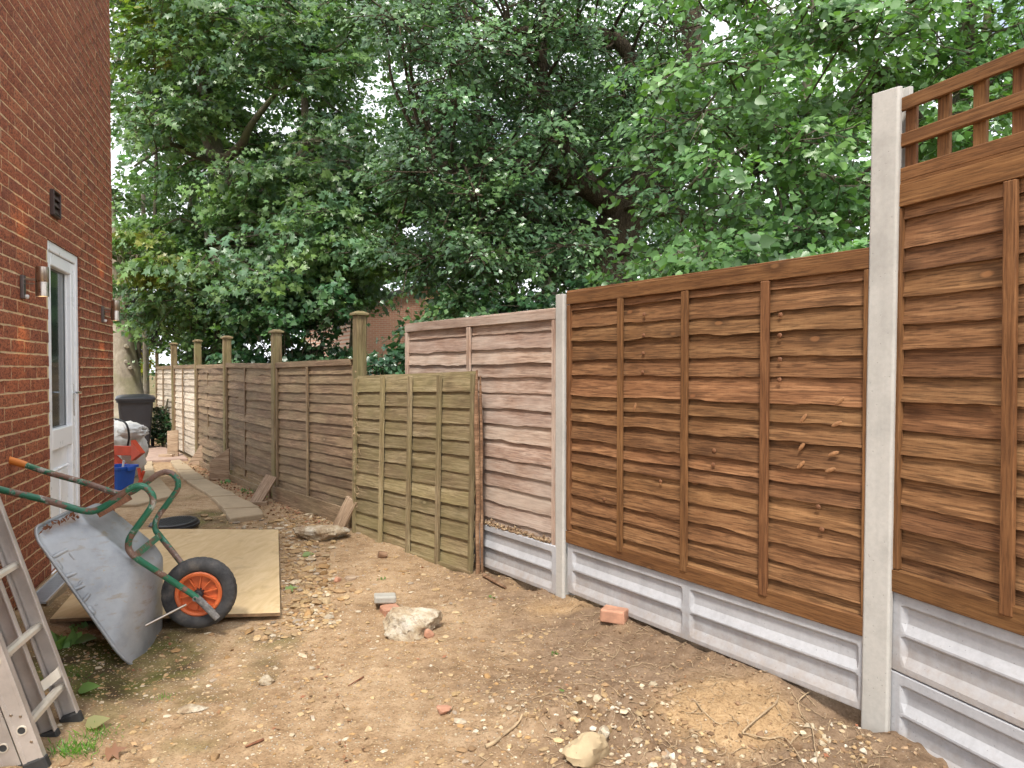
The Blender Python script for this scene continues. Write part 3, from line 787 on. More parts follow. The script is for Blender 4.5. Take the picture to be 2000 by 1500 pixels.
def gravel_board(label, A, B, z0, z1, mid=True, group='concrete gravel boards under the new fence'):
    """concrete board with recessed panels: real pockets with a long sloping sill"""
    A = Vector(A); B = Vector(B); L = (B - A).length
    root = empty('gravel_board', (A.x, A.y, z0), math.atan2(B.y - A.y, B.x - A.x), label, 'gravel board', group)
    H = z1 - z0
    xs = [0, .045, .062] + ([L / 2 - .04, L / 2 - .024, L / 2 + .024, L / 2 + .04] if mid else []) + [L - .062, L - .045, L]
    fx = [0, 0, 1] + ([1, 0, 0, 1] if mid else []) + [1, 0, 0]
    zs = [0, .026, .064, H * .5 - .018, H * .5 - .008, H * .5 + .004, H * .5 + .040, H - .052, H - .040, H]
    fz = [0, 0, 1, 1, 0, 0, 1, 1, 0, 0]
    V = []; F = []; nx = len(xs)
    for j, zq in enumerate(zs):
        for i, xq in enumerate(xs): V.append((xq, .018 * min(fx[i], fz[j]) - .024, zq))
    for j in range(len(zs) - 1):
        for i in range(nx - 1): F.append((j * nx + i, j * nx + i + 1, (j + 1) * nx + i + 1, (j + 1) * nx + i))
    b = len(V); V += [(0, .024, 0), (L, .024, 0), (L, .024, H), (0, .024, H)]
    c0, c1, c2, c3 = 0, nx - 1, (len(zs) - 1) * nx + nx - 1, (len(zs) - 1) * nx
    F += [(b, b + 3, b + 2, b + 1), (b, b + 1) + tuple(range(c1, c0 - 1, -1)), (b + 2, b + 3) + tuple(range(c3, c2 + 1)),
          (b + 3, b) + tuple(j * nx for j in range(len(zs))), (b + 1, b + 2) + tuple(j * nx + nx - 1 for j in range(len(zs) - 1, -1, -1))]
    me = bpy.data.meshes.new('board_body'); me.from_pydata(V, [], F); me.update(); me.materials.append(M['conc_board'])
    o = link('board_body', me, None, root); bevel(o, .004, 2)
    return root

def concrete_post(label, c, z0, z1, rz, w=.094, d=.105, slope=False):
    root = empty('concrete_post', (c[0], c[1], z0), rz, label, 'fence post', 'slotted concrete fence posts')
    H = z1 - z0; sl = .026; sw = .052; hx = w / 2; hy = d / 2; ch = .007
    P = [(-hx + ch, -hy), (hx - ch, -hy), (hx, -hy + ch), (hx, -sw / 2), (hx - sl, -sw / 2), (hx - sl, sw / 2), (hx, sw / 2), (hx, hy), (-hx, hy),
         (-hx, sw / 2), (-hx + sl, sw / 2), (-hx + sl, -sw / 2), (-hx, -sw / 2), (-hx, -hy + ch)]
    top = (lambda x, y: H - .012 - (.022 * (hy - y) / d if slope else .0)) if slope else H
    m = MB(); nseg = 7; rr = random.Random(int(H * 100))
    n = len(P)
    for k in range(nseg + 1):
        f = k / nseg
        for (x, y) in P:
            zt = (top(x, y) if callable(top) else top); m.v.append((x + rr.uniform(-.0008, .0008), y + rr.uniform(-.0008, .0008), zt * f))
    for k in range(nseg):
        for i in range(n):
            j = (i + 1) % n; m.f.append((k * n + i, k * n + j, (k + 1) * n + j, (k + 1) * n + i))
    m.f.append(tuple(nseg * n + i for i in range(n)))
    bevel(m.build('post_shaft', M['conc_post'], root), .003, 2)
    return root
frz = math.atan2(FDIR.y, FDIR.x)
PB = FB + FDIR * .047                       # centre of the tall post
concrete_post('tall pale concrete post between the brown panel and the trellis panel', (1.446, 2.792), -.25, 2.495, frz, .108, .105, True).rotation_euler = (R(.1), R(.55), frz)
concrete_post('short concrete post between the faded pink panel and the brown panel', (.328, 4.402), -.25, 1.862, frz, .082, .10)
# brown panel
A = Vector((.357, 4.360, 0)); B = Vector((1.424, 2.807, 0))
lap_panel('dark brown stained lap panel between two concrete posts', A, B, .352, 1.868, 16, [.478, .940, 1.405], M['brown'], M['brown_rail'], .010, 3, top=.072, bot=.075, bw=.040, uneven=.26, out=.025)
def knot_at(root, px, py, rx, rz_, tilt, mat, A0, B0, off=.027, t=.0035):
    n_ = Vector(((B0 - A0).y, -(B0 - A0).x, 0)).normalized(); q = on_plane(px, py, A0 + n_ * off, n_); bpy.context.view_layer.update(); l = root.matrix_world.inverted() @ q
    m_ = MB().lathe([(0, -1.0), (.55, -.8), (.9, -.35), (1.0, 0), (.9, .3), (.45, .45), (0, .35)], 14); m_.v = [(v_[0] * rx, -v_[2] * -t, v_[1] * rz_) for v_ in m_.v]
    o_ = m_.build('knot', mat, root, 60); o_.location = l; o_.rotation_euler = (0, tilt, 0)
M['knot'] = mat_plain('knot_wood', (.17, .07, .028), .7, var=.3, scale=60, bump=.4); M['scar'] = mat_plain('torn_wood', (.30, .145, .06), .75, var=.35, scale=50, bump=.5)
bpan = [o for o in bpy.data.objects if o.get('label', '').startswith('dark brown stained')][0]
for (a, b) in ((1258, 614), (1257, 655), (1256, 690), (1255, 727), (1524, 615), (1523, 655), (1523, 702), (1522, 742), (1395, 880), (1393, 908), (1180, 975), (1290, 940), (1598, 990), (1605, 1034)): knot_at(bpan, a, b, .012, .011, 0, M['knot'], A, B)
for (a, b, tl) in ((1569, 817, .9), (1566, 872, .9), (1564, 908, .8), (1640, 783, .7), (1634, 828, .5), (1628, 886, .4), (1622, 918, .4), (1240, 795, 1.2)): knot_at(bpan, a, b, .026, .0085, -tl, M['scar'], A, B)
gravel_board('long concrete gravel board under the plain brown panel', A, B, .048, .348)
# trellis-topped panel, next bay, turning towards the camera
TD = Vector((.354, -.935, 0)).normalized(); TA = Vector((1.468, 2.745, 0)) + Vector((TD.y, -TD.x, 0)) * -.012; TB = TA + TD * 1.83
tp = lap_panel('brown lap panel topped with square trellis, nearest at the right', TA, TB, .556, 2.098, 15, [.455, .915, 1.37], M['brown'], M['brown_rail'], .0065, 8, top=.085, bot=.085, bw=.046, uneven=.12, out=.023)
for zr in (2.132, 2.262, 2.396): beam(tp, 'trellis_rail', (.01, -.024, zr), (1.83, -.024, zr), .050, .020, M['brown_rail'], wob=.0015, seed=int(zr * 99))
for k in range(14):
    q = .055 + k * .1335
    if q < 1.82: beam(tp, 'trellis_upright', (q, -.004, 2.108), (q, -.004, 2.420), .046, .018, M['brown_rail'], wob=.0015, seed=k)
gravel_board('upper concrete gravel board under the trellis panel', TA, TB, .252, .552)
gravel_board('lower concrete gravel board under the trellis panel, half buried', TA, TB, -.055, .247)
# faded pink panel, leaning slightly behind the short post
PA = Vector((-.865, 6.00, 0)); PBq = Vector((.295, 4.452, 0))
pk = lap_panel('faded pinkish lap panel left of the short concrete post', PA, PBq, .27, 1.775, 14, [.96], M['pink'], M['pink'], .013, 21, top=.06, botrail=False, bw=.045, uneven=.16, edge=True)
GA = Vector((-.66, 5.72, 0)); GB = Vector((.292, 4.408, 0)); GA = GB + (GA - GB).normalized() * 1.83
gravel_board('concrete gravel board under the faded pink panel', GA, GB, .012, .312, mid=True)
# loose algae-green panel stood in front of the gap
GR = Vector((-.262, 4.965, 0)); GL = Vector((-1.385, 6.31, 0))
gp = lap_panel('loose mossy green lap panel stood in front of the pink one', GL, GR, .0, 1.42, 12, [.50, .93, 1.34], M['green'], M['green'], .005, 33, toprail=False, bot=.05, bw=.045, uneven=.08,
               zA=-.09, zB=-.045, lean=R(-1.2), fullbat=True, bt=.024)
sp = empty('split_timber', (GR.x + .028, GR.y - .02, 0), 0, 'splintered reddish timber strip at the right edge of green panel', 'timber')
m = MB(); r = random.Random(4)
for (dx, dy, w0, z1) in ((0, 0, .018, 1.40), (.026, .015, .012, 1.36)):
    pts = [(dx + r.uniform(-.005, .005) - .012 * k / 8, dy + r.uniform(-.004, .004), -.08 + (z1 + .08) * k / 8) for k in range(9)]
    m.tube(pts, [w0 * r.uniform(.75, 1.1) for _ in range(8)] + [w0 * .4], 6)
m.build('strip', M['split'], sp)

# old fence running away on the left
OP = [(-1.37, 6.45), (-2.605, 7.93), (-3.765, 9.475), (-4.85, 11.07), (-5.95, 12.66), (-7.05, 14.24)]
ptop = [1.92, 1.84, 1.845, 1.865, 1.885, 1.80]
plabel = ['tallest green timber post with flat cap beside the loose green panel', 'second capped timber post from the gap, on the old fence', 'third capped timber post from the gap, on the old fence',
          'fourth capped timber post from the gap, on the old fence', 'fifth capped timber post from the gap, leaning left', 'thin far timber post at the end of the old fence by the bin']
for k, ((x, y), zt) in enumerate(zip(OP, ptop)):
    d = Vector(OP[max(k - 1, 0)]) - Vector(OP[min(k + 1, 5)]); rz = math.atan2(d.y, d.x); w = .095 if k < 5 else .06
    root = empty('timber_post', (x, y, gz(x, y) - .05), rz, plabel[k], 'fence post', 'old timber fence posts')
    if k == 4: root.rotation_euler = (0, R(-3.2), rz)
    H = zt - root.location.z
    beam(root, 'post_shaft', (0, 0, 0), (0, 0, H - .03), w, w, M['post'], wob=.002, seed=k, ch=.006)
    cp = MB(); c0 = w * .5 + .018; h0 = H - .03
    cp.add([(-c0, -c0, h0), (c0, -c0, h0), (c0, c0, h0), (-c0, c0, h0), (-c0, -c0, h0 + .02), (c0, -c0, h0 + .02), (c0, c0, h0 + .02), (-c0, c0, h0 + .02),
            (-c0 * .45, -c0 * .45, h0 + .04), (c0 * .45, -c0 * .45, h0 + .04), (c0 * .45, c0 * .45, h0 + .04), (-c0 * .45, c0 * .45, h0 + .04)],
           [(3, 2, 1, 0), (0, 1, 5, 4), (1, 2, 6, 5), (2, 3, 7, 6), (3, 0, 4, 7), (4, 5, 9, 8), (5, 6, 10, 9), (6, 7, 11, 10), (7, 4, 8, 11), (8, 9, 10, 11)])
    if k < 5: bevel(cp.build('post_cap', M['post'], root), .004, 2)
flabel = ['weathered lap panel of the old fence, nearest, with broken top rail', 'second weathered lap panel of the old fence, bowed boards',
          'third weathered lap panel of the old fence, buckled narrow one', 'fourth lap panel of the old fence, pale and sunlit', 'farthest pale lap panel of the old fence beside the black bin']
for k in range(5):
    B = Vector((*OP[k], 0)); A = Vector((*OP[k + 1], 0)); d = (B - A).normalized(); A2 = A + d * .05; B2 = B - d * .05
    mt = M['old'] if k < 3 else M['pale']; L = (B2 - A2).length  # the two far panels get the wood with sunlight painted in
    lap_panel(flabel[k], A2, B2, .10 if k < 3 else .03, 1.475, 14, [L * .45], mt, M['old'], (.007, .013, .016, .009, .008)[k], 60 + k * 3, top=.05, bot=.04, botrail=False, bw=.045,
              uneven=.10, broken=(k == 0), zA=(0, .01, -.005, 0, -.01)[k], zB=(.02, -.01, 0, .005, .0)[k], bow=(0, -.03, -.04, .01, .0)[k])
# timber braces and kick boards against the old fence
def brace_board(label, poly, base, rz, t=.028, name='timber_brace', mat='brace', tilt=0.0, cat='timber brace'):
    root = empty(name, base, rz, label, cat)
    V = [(x, -t / 2, z) for x, z in poly] + [(x, t / 2, z) for x, z in poly]; n = len(poly)
    F = [tuple(range(n)), tuple(range(2 * n - 1, n - 1, -1))] + [(i, n + i, n + (i + 1) % n, (i + 1) % n) for i in range(n)]
    m = MB().add(V, F); o = m.build('plank', M[mat], root); bevel(o, .003, 1)
    if tilt: o.rotation_euler = (tilt, 0, 0)
    return root
def fdir(k): d = Vector(OP[k]) - Vector(OP[k + 1]); return d.normalized()
for k, lab in ((0, 'long kick board along the foot of the nearest old fence panel'), (1, 'kick board at the foot of the second old fence panel'), (2, 'kick board at the foot of the third old fence panel')):
    d = fdir(k); nrm = Vector((d.y, -d.x)); A = Vector(OP[k + 1]) + d * .06 + nrm * .06; B = Vector(OP[k]) - d * .06 + nrm * .06
    r0 = empty('kick_board', (A.x, A.y, 0), math.atan2(d.y, d.x), lab, 'kick board')
    hh = (.20, .13, .12)[k]
    beam(r0, 'plank', (0, 0, -.07 + hh / 2), ((B - A).length, 0, -.06 + hh / 2), hh, .03, M['old'], wob=.003, seed=k)
for (k, off, lab, kind) in ((0, .50, 'pale slanting timber brace propped on broken concrete by green panel', 0), (1, .10, 'slanting timber brace at the second old fence post', 1), (2, .12, 'upright board with a slanted top at the third old fence post', 2), (3, .12, 'small slanting timber brace at the fourth old fence post', 3), (4, .1, 'short upright board at the foot of the leaning fence post', 4)):
    x, y = OP[k]; d = fdir(min(k, 4)); nrm = Vector((d.y, -d.x, 0)); dirv = Vector((d.x, d.y, 0)); rzf = math.atan2(d.y, d.x)
    base = Vector((x, y, 0)) + nrm * .09
    if kind == 0:
        c = at(688, 975, 6.30); e = on_ground(660, 1032, -.0); ax = c - e
        r0 = empty('timber_brace', e, 0, lab, 'timber brace'); beam(r0, 'plank', (0, 0, 0), ax, .125, .03, M['brace'], front=(-.5, -1, .2), wob=.003, seed=5)
    elif kind == 1:
        c = at(531, 930, 7.80); e = on_ground(498, 985, -.03); r0 = empty('timber_brace', e, 0, lab, 'timber brace'); beam(r0, 'plank', (0, 0, 0), c - e, .14, .03, M['brace'], front=(-.3, -1, .15), wob=.003, seed=6)
        beam(r0, 'foot_block', (-.14, -.02, .0), (.14, -.02, .0), .06, .05, M['brace'], wob=.003, seed=7)
    elif kind == 2:
        p = on_ground(430, 940, -.03); brace_board(lab, [(-.14, 0), (.13, 0), (.13, .46), (-.14, .28)], (p.x, p.y, -.06), R(-8))
    elif kind == 3:
        p = on_ground(385, 906, 0.0); brace_board(lab, [(-.16, 0), (.14, 0), (.14, .30), (.06, .30)], (p.x, p.y, -.02), R(-10))
    else:
        p = on_ground(338, 893, 0.0); q = brace_board(lab, [(-.09, 0), (.09, 0), (.09, .44), (-.09, .42)], (p.x, p.y, 0), R(-5)); beam(q, 'foot_block', (-.16, -.1, .03), (.06, -.1, .03), .06, .09, M['brace'], wob=.003, seed=8)

# ------------------------------------------------------------------ slabs and paving along the far path
def slab(name, label, cat, pix, z, t, mat, seed=0, group=None):
    P = [on_ground(a, b, z) for a, b in pix]; c = sum(P, Vector()) / len(P)
    root_m = MB(); rr = random.Random(seed); Q = []
    for i in range(len(P)):
        a, b = P[i], P[(i + 1) % len(P)]; n = max(2, int((b - a).length / .12))
        for k in range(n):
            q = a.lerp(b, k / n); Q.append(((q.x - c.x) + rr.uniform(-.008, .008), (q.y - c.y) + rr.uniform(-.008, .008)))
    ar = sum(Q[i][0] * Q[(i + 1) % len(Q)][1] - Q[(i + 1) % len(Q)][0] * Q[i][1] for i in range(len(Q)))
    if ar < 0: Q = Q[::-1]
    root_m.prism(Q, -t, 0)
    o = root_m.build(name, M[mat], None, None, False, (c.x, c.y, z)); bevel(o, .012, 2)
    return tag(o, label, cat, group)
sl = [([(332, 899), (351, 897), (376, 915), (346, 917)], 'farthest concrete path slab beside the old fence'), ([(346, 918), (377, 916), (402, 934), (361, 936)], 'concrete path slab second from the far end'),
      ([(362, 937), (403, 935), (463, 966), (413, 969)], 'long concrete path slab in the middle of the edging'), ([(413, 970.5), (463, 967.5), (507, 989), (437, 992)], 'cracked concrete path slab second from the near end'),
      ([(437, 993.5), (507, 990.5), (514, 1003), (480, 1008), (448, 1013)], 'nearest broken-ended concrete path slab by the fence')]
for k, (pix, lab) in enumerate(sl): slab('path_slab', lab, 'slab', pix, .012, .07, 'slab', k, 'concrete slabs of the path edging')
slab('concrete_pad', 'worn concrete pad beside the house under the blue tub', 'slab', [(190, 985), (262, 900), (297, 900), (302, 922), (325, 947), (343, 966), (268, 985)], .006, .06, 'slab', 9)
slab('paved_patch', 'reddish paved patch in front of the black bin', 'paving', [(225, 897), (290, 899), (368, 895), (345, 878), (290, 868), (200, 868)], .02, .07, 'paving', 12)

# ------------------------------------------------------------------ plywood sheet
NL = Vector((-2.46, 3.79, .075)); NR = Vector((-1.325, 4.07, .018)); FR = Vector((-2.03, 6.20, .02)); FL = FR + (NL - NR)
c = (NL + NR + FR + FL) / 4; m = MB()
nu, nv = 8, 10; t = .018
for s_, off in ((1, 0), (0, -t)):
    for j in range(nv + 1):
        for i in range(nu + 1):
            q = NL.lerp(NR, i / nu).lerp(FL.lerp(FR, i / nu), j / nv) - c
            m.v.append((q.x, q.y, q.z + off + .006 * math.sin(3 * j / nv) + .004 * math.sin(5 * i / nu)))
k2 = (nu + 1) * (nv + 1)
for j in range(nv):
    for i in range(nu):
        a = j * (nu + 1) + i; m.f.append((a, a + 1, a + nu + 2, a + nu + 1)); m.f.append((k2 + a, k2 + a + nu + 1, k2 + a + nu + 2, k2 + a + 1))
ring = [i for i in range(nu + 1)] + [j * (nu + 1) + nu for j in range(1, nv + 1)] + [nv * (nu + 1) + i for i in range(nu - 1, -1, -1)] + [j * (nu + 1) for j in range(nv - 1, 0, -1)]
nface = len(m.f)
for i in range(len(ring)): a, b = ring[i], ring[(i + 1) % len(ring)]; m.f.append((a, k2 + a, k2 + b, b))
me = m.mesh('plywood_sheet', M['ply']); me.materials.append(M['ply_edge'])
for p in me.polygons[nface:]: p.material_index = 1
tag(link('plywood_sheet', me, None, None, c), 'pale plywood sheet lying on the ground behind the wheelbarrow', 'plywood')

# ------------------------------------------------------------------ round black inspection cover
p = on_ground(340, 1028, .0)
ic = empty('inspection_cover', (p.x, p.y, gz(p.x, p.y)), 0, 'round black inspection cover raised on its frame by the path', 'cover'); ic.rotation_euler = (R(3), R(-2), 0)
MB().lathe([(.0, .0), (.205, .0), (.215, .012), (.215, .03), (.20, .034), (.198, .028)], 48).build('frame', M['black_pl'], ic, 40)
lid = MB().lathe([(0, .058), (.19, .058), (.197, .054), (.198, .03)], 48).build('lid', M['black_pl'], ic, 40)
m = MB()
for i in range(-9, 10):
    for j in range(-9, 10):
        x, y = i * .019, j * .019
        if x * x + y * y < .17 ** 2: m.box((x, y, .0595), (.011, .005, .004), Matrix.Rotation(R(45 if (i + j) % 2 else -45), 3, 'Z'))
m.build('tread_pattern', M['black_pl'], lid)['kind'] = 'stuff'

# ------------------------------------------------------------------ wheelbarrow, tipped on its nose with the handles up
WC = at(390, 1157, 3.86); LV = Vector((-.205, .979, 0)).normalized(); HV = Vector((LV.y, -LV.x, 0))
def bp(px, py, l): return on_plane(px, py, WC + LV * l, LV)
bar = empty('wheelbarrow', (WC.x, WC.y, gz(WC.x, WC.y)), 0, 'grey tub wheelbarrow with green tube frame tipped on its nose', 'wheelbarrow')
A_, B_ = bp(68, 1040, -.30), bp(272, 1326, -.30); C_, D_ = bp(146, 1004, -.19), bp(290, 1118, -.19)
U = (B_ - A_); LR = U.length; U.normalize(); W = U.cross(LV); W = W if W.z > 0 else -W
uvw = lambda p: ((p - A_).dot(U), (p - A_).dot(W))
uc, wc = uvw(C_); ud, wd = uvw(D_); O_ = A_ + LV * .30
def rrect(u0, u1, hl, rad, n=9, rf=None):
    pts = []
    rf = rf or rad; rear = rad
    for (rad, cu, cl, a0) in ((rf, u1 - rf, hl - rf, 0), (rear, u0 + rear, hl - rear, 90), (rear, u0 + rear, -hl + rear, 180), (rf, u1 - rf, -hl + rf, 270)):
        for k in range(n + 1):
            q = R(a0 + 90 * k / n); pts.append((cu + rad * math.cos(q), cl + rad * math.sin(q)))
    return pts
def tub_ring(f, g, extra=0.0):
    """f: inset 0 rim..1 bottom; g: depth 0..1"""
    u0 = uc * f - .0 - extra; u1 = LR + (ud - LR) * f + extra; hl = .30 + (.185 - .30) * f + extra; rad = .09
    out = []
    for (u, l) in rrect(u0, u1, hl, min(rad, hl * .95), 9, min(.235 - .10 * f, hl * .95)):
        k = min(1, max(0, (u - uc) / (ud - uc))); d = (wc + (wd - wc) * k) * g
        out.append(O_ + U * u + LV * l + W * d)
    return out
prof = [(-.012, -.010, .0), (.0, .0, .020), (.0, .006, .0), (.10, .10, 0), (.3, .3, 0), (.55, .55, 0), (.78, .78, 0), (.91, .91, 0), (.97, .965, 0), (1.03, .995, 0), (1.2, 1.0, 0)]
m = MB(); prev = None; n = 0
for (f, g, e) in prof:
    r_ = tub_ring(f, g, e); n = len(r_); m.v += [tuple(q) for q in r_]
for k in range(len(prof) - 1):
    for i in range(n):
        j = (i + 1) % n; m.f.append((k * n + i, k * n + j, (k + 1) * n + j, (k + 1) * n + i))
m.f.append(tuple((len(prof) - 1) * n + i for i in range(n)))
tub = m.build('tub', M['galv'], bar, 55, True)
sm_ = tub.modifiers.new('thick', 'SOLIDIFY'); sm_.thickness = .003; sm_.offset = 0
m = MB().tube(tub_ring(-.0, -.004, .020), .0085, 8, close=True); m.build('rolled_rim', M['galv'], tub, 60, True)
# pressed lettering on the near flank: ridges lying on its surface
nf = (B_ - A_).cross(C_ - A_).normalized(); nf = nf if nf.y < 0 else -nf
def flank(zx, zy): return on_plane(50 + zx / 4.054, 960 + zy / 4.054, A_, nf)
# curved tub face: snap to the true flank by casting on the bilinear wall
m = MB()
def ridge(pts, r=.0095):
    P = [flank(*q) + nf * .003 for q in pts]; Q = []
    for i in range(len(P) - 1):
        for k in range(6): Q.append(P[i].lerp(P[i + 1], k / 6))
    Q.append(P[-1]); rr = [r * .55] + [r] * (len(Q) - 2) + [r * .55]; b = len(m.v); m.tube(Q, rr, 8)
    for i in range(b, len(m.v)):                       # flatten against the sheet
        v = Vector(m.v[i]); d = (v - A_).dot(nf); m.v[i] = tuple(v - nf * (d - .003) * .35)
for pts in ([(345, 478), (395, 550)], [(232, 548), (285, 622)], [(212, 520), (345, 455)],
            [(290, 682), (535, 598)], [(535, 605), (415, 742)], [(372, 778), (608, 692)], [(608, 700), (445, 880)],
            [(545, 905), (628, 838)], [(618, 852), (658, 908)], [(495, 912), (550, 975)], [(630, 1000), (665, 950)]):
    ridge(pts, .012)
m.build('pressed_lettering', M['galv'], tub, 60, True)
m = MB(); r = random.Random(3)
for k in range(26):                                     # rust flakes and dead leaf scraps stuck along the rear edge
    a = r.random(); q = flank(95 + 300 * a + r.uniform(-25, 25), 300 - 125 * a + r.uniform(-22, 30)) + nf * .004
    e1 = Vector((r.uniform(-1, 1), r.uniform(-1, 1), r.uniform(-1, 1))); e1 = (e1 - nf * e1.dot(nf)).normalized(); e2 = nf.cross(e1); L1 = r.uniform(.006, .018); L2 = r.uniform(.003, .007)
    m.add([q - e1 * L1, q - e2 * L2 + nf * .003, q + e1 * L1, q + e2 * L2 + nf * .002], [(0, 1, 2, 3)])
m.build('rust_scraps', M['rust'], tub, None, True)['kind'] = 'stuff'
# tube frame: handle, bend, leg loop, runner to the axle
near = [(-150, 912, -.285), (-70, 935, -.285), (0, 956, -.28), (90, 977, -.265), (160, 997, -.255), (190, 996, -.25), (222, 977, -.25), (258, 952, -.25), (282, 951, -.25), (297, 966, -.25), (298, 984, -.25),
        (287, 1003, -.25), (258, 1043, -.245), (251, 1060, -.24), (253, 1076, -.235), (268, 1091, -.225), (300, 1112, -.185), (345, 1141, -.125), (385, 1168, -.095), (425, 1208, -.095)]
loc = []
for (a, b, l) in near: p = bp(a, b, l); loc.append(((p - WC).dot(HV), p.z - WC.z, l))
for sgn in (1, -1):
    P = [WC + HV * h + Vector((0, 0, z)) + LV * (l * sgn) for h, z, l in loc]
    C = catmull(P, 5)
    fr_o = MB().tube(C[6:-4], .0165, 12).build('frame_tube', M['gpaint'], bar, 60, True)
    g0 = [P[0], P[0].lerp(P[1], .5), P[1], P[1].lerp(P[2], .25)]
    MB().tube(C[0:7], [.014] + [.0205] * 5 + [.0185], 14).build('grip', M['grip'], bar, 50, True)
    MB().tube(C[-6:], [.0185] * 5 + [.016], 12).build('runner_end', M['plastered'], bar, 50, True)
P5 = [WC + HV * loc[14][0] + Vector((0, 0, loc[14][1])) + HV * .03 + Vector((0, 0, -.022)) + LV * (q) for q in (-.235, .235)]
m = MB(); ax_ = (P5[1] - P5[0]); mid = (P5[0] + P5[1]) / 2
Mb = Matrix((LV, W.cross(LV), W)).transposed()
m.box(mid, (ax_.length, .035, .006), Mb, .001); m.build('cross_plate', M['gpaint'], bar, None, True)
P5 = [WC + HV * loc[5][0] + Vector((0, 0, loc[5][1] - .016)) + LV * q for q in (-.25, .25)]
m = MB(); m.box((P5[0] + P5[1]) / 2 , ((P5[1] - P5[0]).length, .05, .008), Mb, .001); m.build('rear_plate', M['rust'], bar, None, True)
for sgn in (-1, 1):
    a = O_ + U * (LR * .80) + LV * (.205 * sgn) + W * (wd * .42); b = WC + LV * (.105 * sgn) + HV * -.045 + Vector((0, 0, -.03))
    if sgn < 0: a = bp(284, 1222, -.215)
    MB().tube([a, a.lerp(b, .5) , b], .0065, 8).build('strut', M['steel'], bar, 60, True)
m = MB()
for (l, du, dw_) in ((-.2, .02, .0), (-.1, .05, .0), (.1, .05, 0), (-.17, LR * .93, .05)):
    q = O_ + U * (uc + du) + LV * l + W * (wc + .004); m.lathe([(0, .008), (.008, .007), (.009, 0)], 8, Matrix.Translation(q) @ W.to_track_quat('Z', 'Y').to_matrix().to_4x4())
m.build('rivet', M['rust'], bar, 50, True)
# wheel
wheel = empty('wheel', (0, 0, 0)); wheel.parent = bar; del_ = None
bpy.context.view_layer.update(); wheel.matrix_parent_inverse = bar.matrix_world.inverted()
WM = Matrix((HV, Vector((0, 0, 1)), -LV)).transposed().to_4x4(); WM.translation = WC; wheel.matrix_basis = WM
tr = [(.118, -.020), (.122, -.032), (.135, -.042), (.155, -.0455), (.172, -.042), (.184, -.033), (.190, -.018), (.192, 0), (.190, .018), (.184, .033), (.172, .042), (.155, .0455), (.135, .042), (.122, .032), (.118, .020)]
def tread(i, k):
    if 4 <= i <= 10: return -.0055 if (k % 4 == (i % 2) * 2) else 0.0
    return 0.0
MB().lathe(tr, 128, None, tread).build('tyre', M['tyre'], wheel, 35)
m = MB().lathe([(.116, -.012), (.120, -.031), (.113, -.036), (.100, -.033), (.097, -.024), (.097, .0), (.097, .024), (.100, .033), (.113, .036), (.120, .031), (.116, .012)], 64)
m.lathe([(.098, .006), (.05, .004), (.02, .004)], 48); m.lathe([(.098, -.006), (.05, -.004), (.02, -.004)], 48)
rim = m.build('rim', M['orange'], wheel, 35)
for k in range(10):
    q = R(36 * k + 12); sp_ = MB()
    sp_.box((math.cos(q) * .062, math.sin(q) * .062, .014), (.078, .0045, .020), Matrix.Rotation(q, 3, 'Z')); sp_.box((math.cos(q) * .062, math.sin(q) * .062, -.014), (.078, .0045, .020), Matrix.Rotation(q, 3, 'Z'))
    sp_.build('spoke', M['orange'], wheel)
MB().lathe([(0, .060), (.014, .060), (.016, .052), (.024, .050), (.026, .02), (.026, -.02), (.024, -.05), (.016, -.052), (.014, -.06), (0, -.06)], 24).build('hub', M['black_pl'], wheel, 40)
MB().lathe([(.007, .118), (.0125, .118), (.0125, -.118), (.007, -.118)], 16).build('axle', M['plastered'], wheel, 40)

# ------------------------------------------------------------------ double aluminium ladder leaning on the house
RD = Vector((.235, -.972, 0)).normalized(); LD = Vector((-RD.y * -1, 0, 0)); LD = Vector((-.972, -.235, 0)).normalized()
lean = Vector((LD.x * math.cos(R(72.8)), LD.y * math.cos(R(72.8)), math.sin(R(72.8)))).normalized(); DN = lean.cross(RD).normalized()
R1 = Vector((-1.770, 2.873, -.03)); LEN = 2.02
ladder = empty('ladder', R1, 0, 'dull aluminium double ladder leaning against the brick wall', 'ladder')
LMx = Matrix((RD, DN, lean)).transposed()
def lp(a, b, c): return RD * a + DN * b + lean * c
def stile(a, b, name='stile'):
    m = MB()                                               # C channel: web faces outward
    dw = .068
    m.box(lp(a, b, LEN / 2), (.003, dw, LEN), LMx); 
    for s_ in (-1, 1):
        m.box(lp(a + (.012 if a < .2 else -.012), b + s_ * (dw / 2 - .003), LEN / 2), (.026, .006, LEN), LMx, .001)
        m.box(lp(a - (.001 if a < .2 else -.001), b + s_ * (dw / 2 - .007), LEN / 2), (.005, .014, LEN), LMx, .001)
    o = m.build(name, M['alu'], ladder)
    f = MB(); f.box(lp(a + (.010 if a < .2 else -.010), b, .018), (.036, dw + .008, .062), LMx, .006); f.build('rubber_foot', M['rubber'], o)
    return o
sA0 = stile(0, 0); sA1 = stile(.362, 0); 
bofs = -.078 if DN.dot(LD) < 0 else .078
sB0 = stile(.115, bofs * .55); sB1 = stile(.350, bofs)
def rung(a0, a1, b, c):
    m = MB(); prof_ = [(-.015, -.012), (.015, -.012), (.017, .002), (.012, .012), (-.012, .012), (-.017, .002)]
    V = [lp(a0, b, c) + DN * y + lean * z for y, z in prof_] + [lp(a1, b, c) + DN * y + lean * z for y, z in prof_]
    m.add(V, [tuple(range(5, -1, -1)), tuple(range(6, 12))] + [(i, (i + 1) % 6, 6 + (i + 1) % 6, 6 + i) for i in range(6)])
    return m.build('rung', M['rung'], ladder)
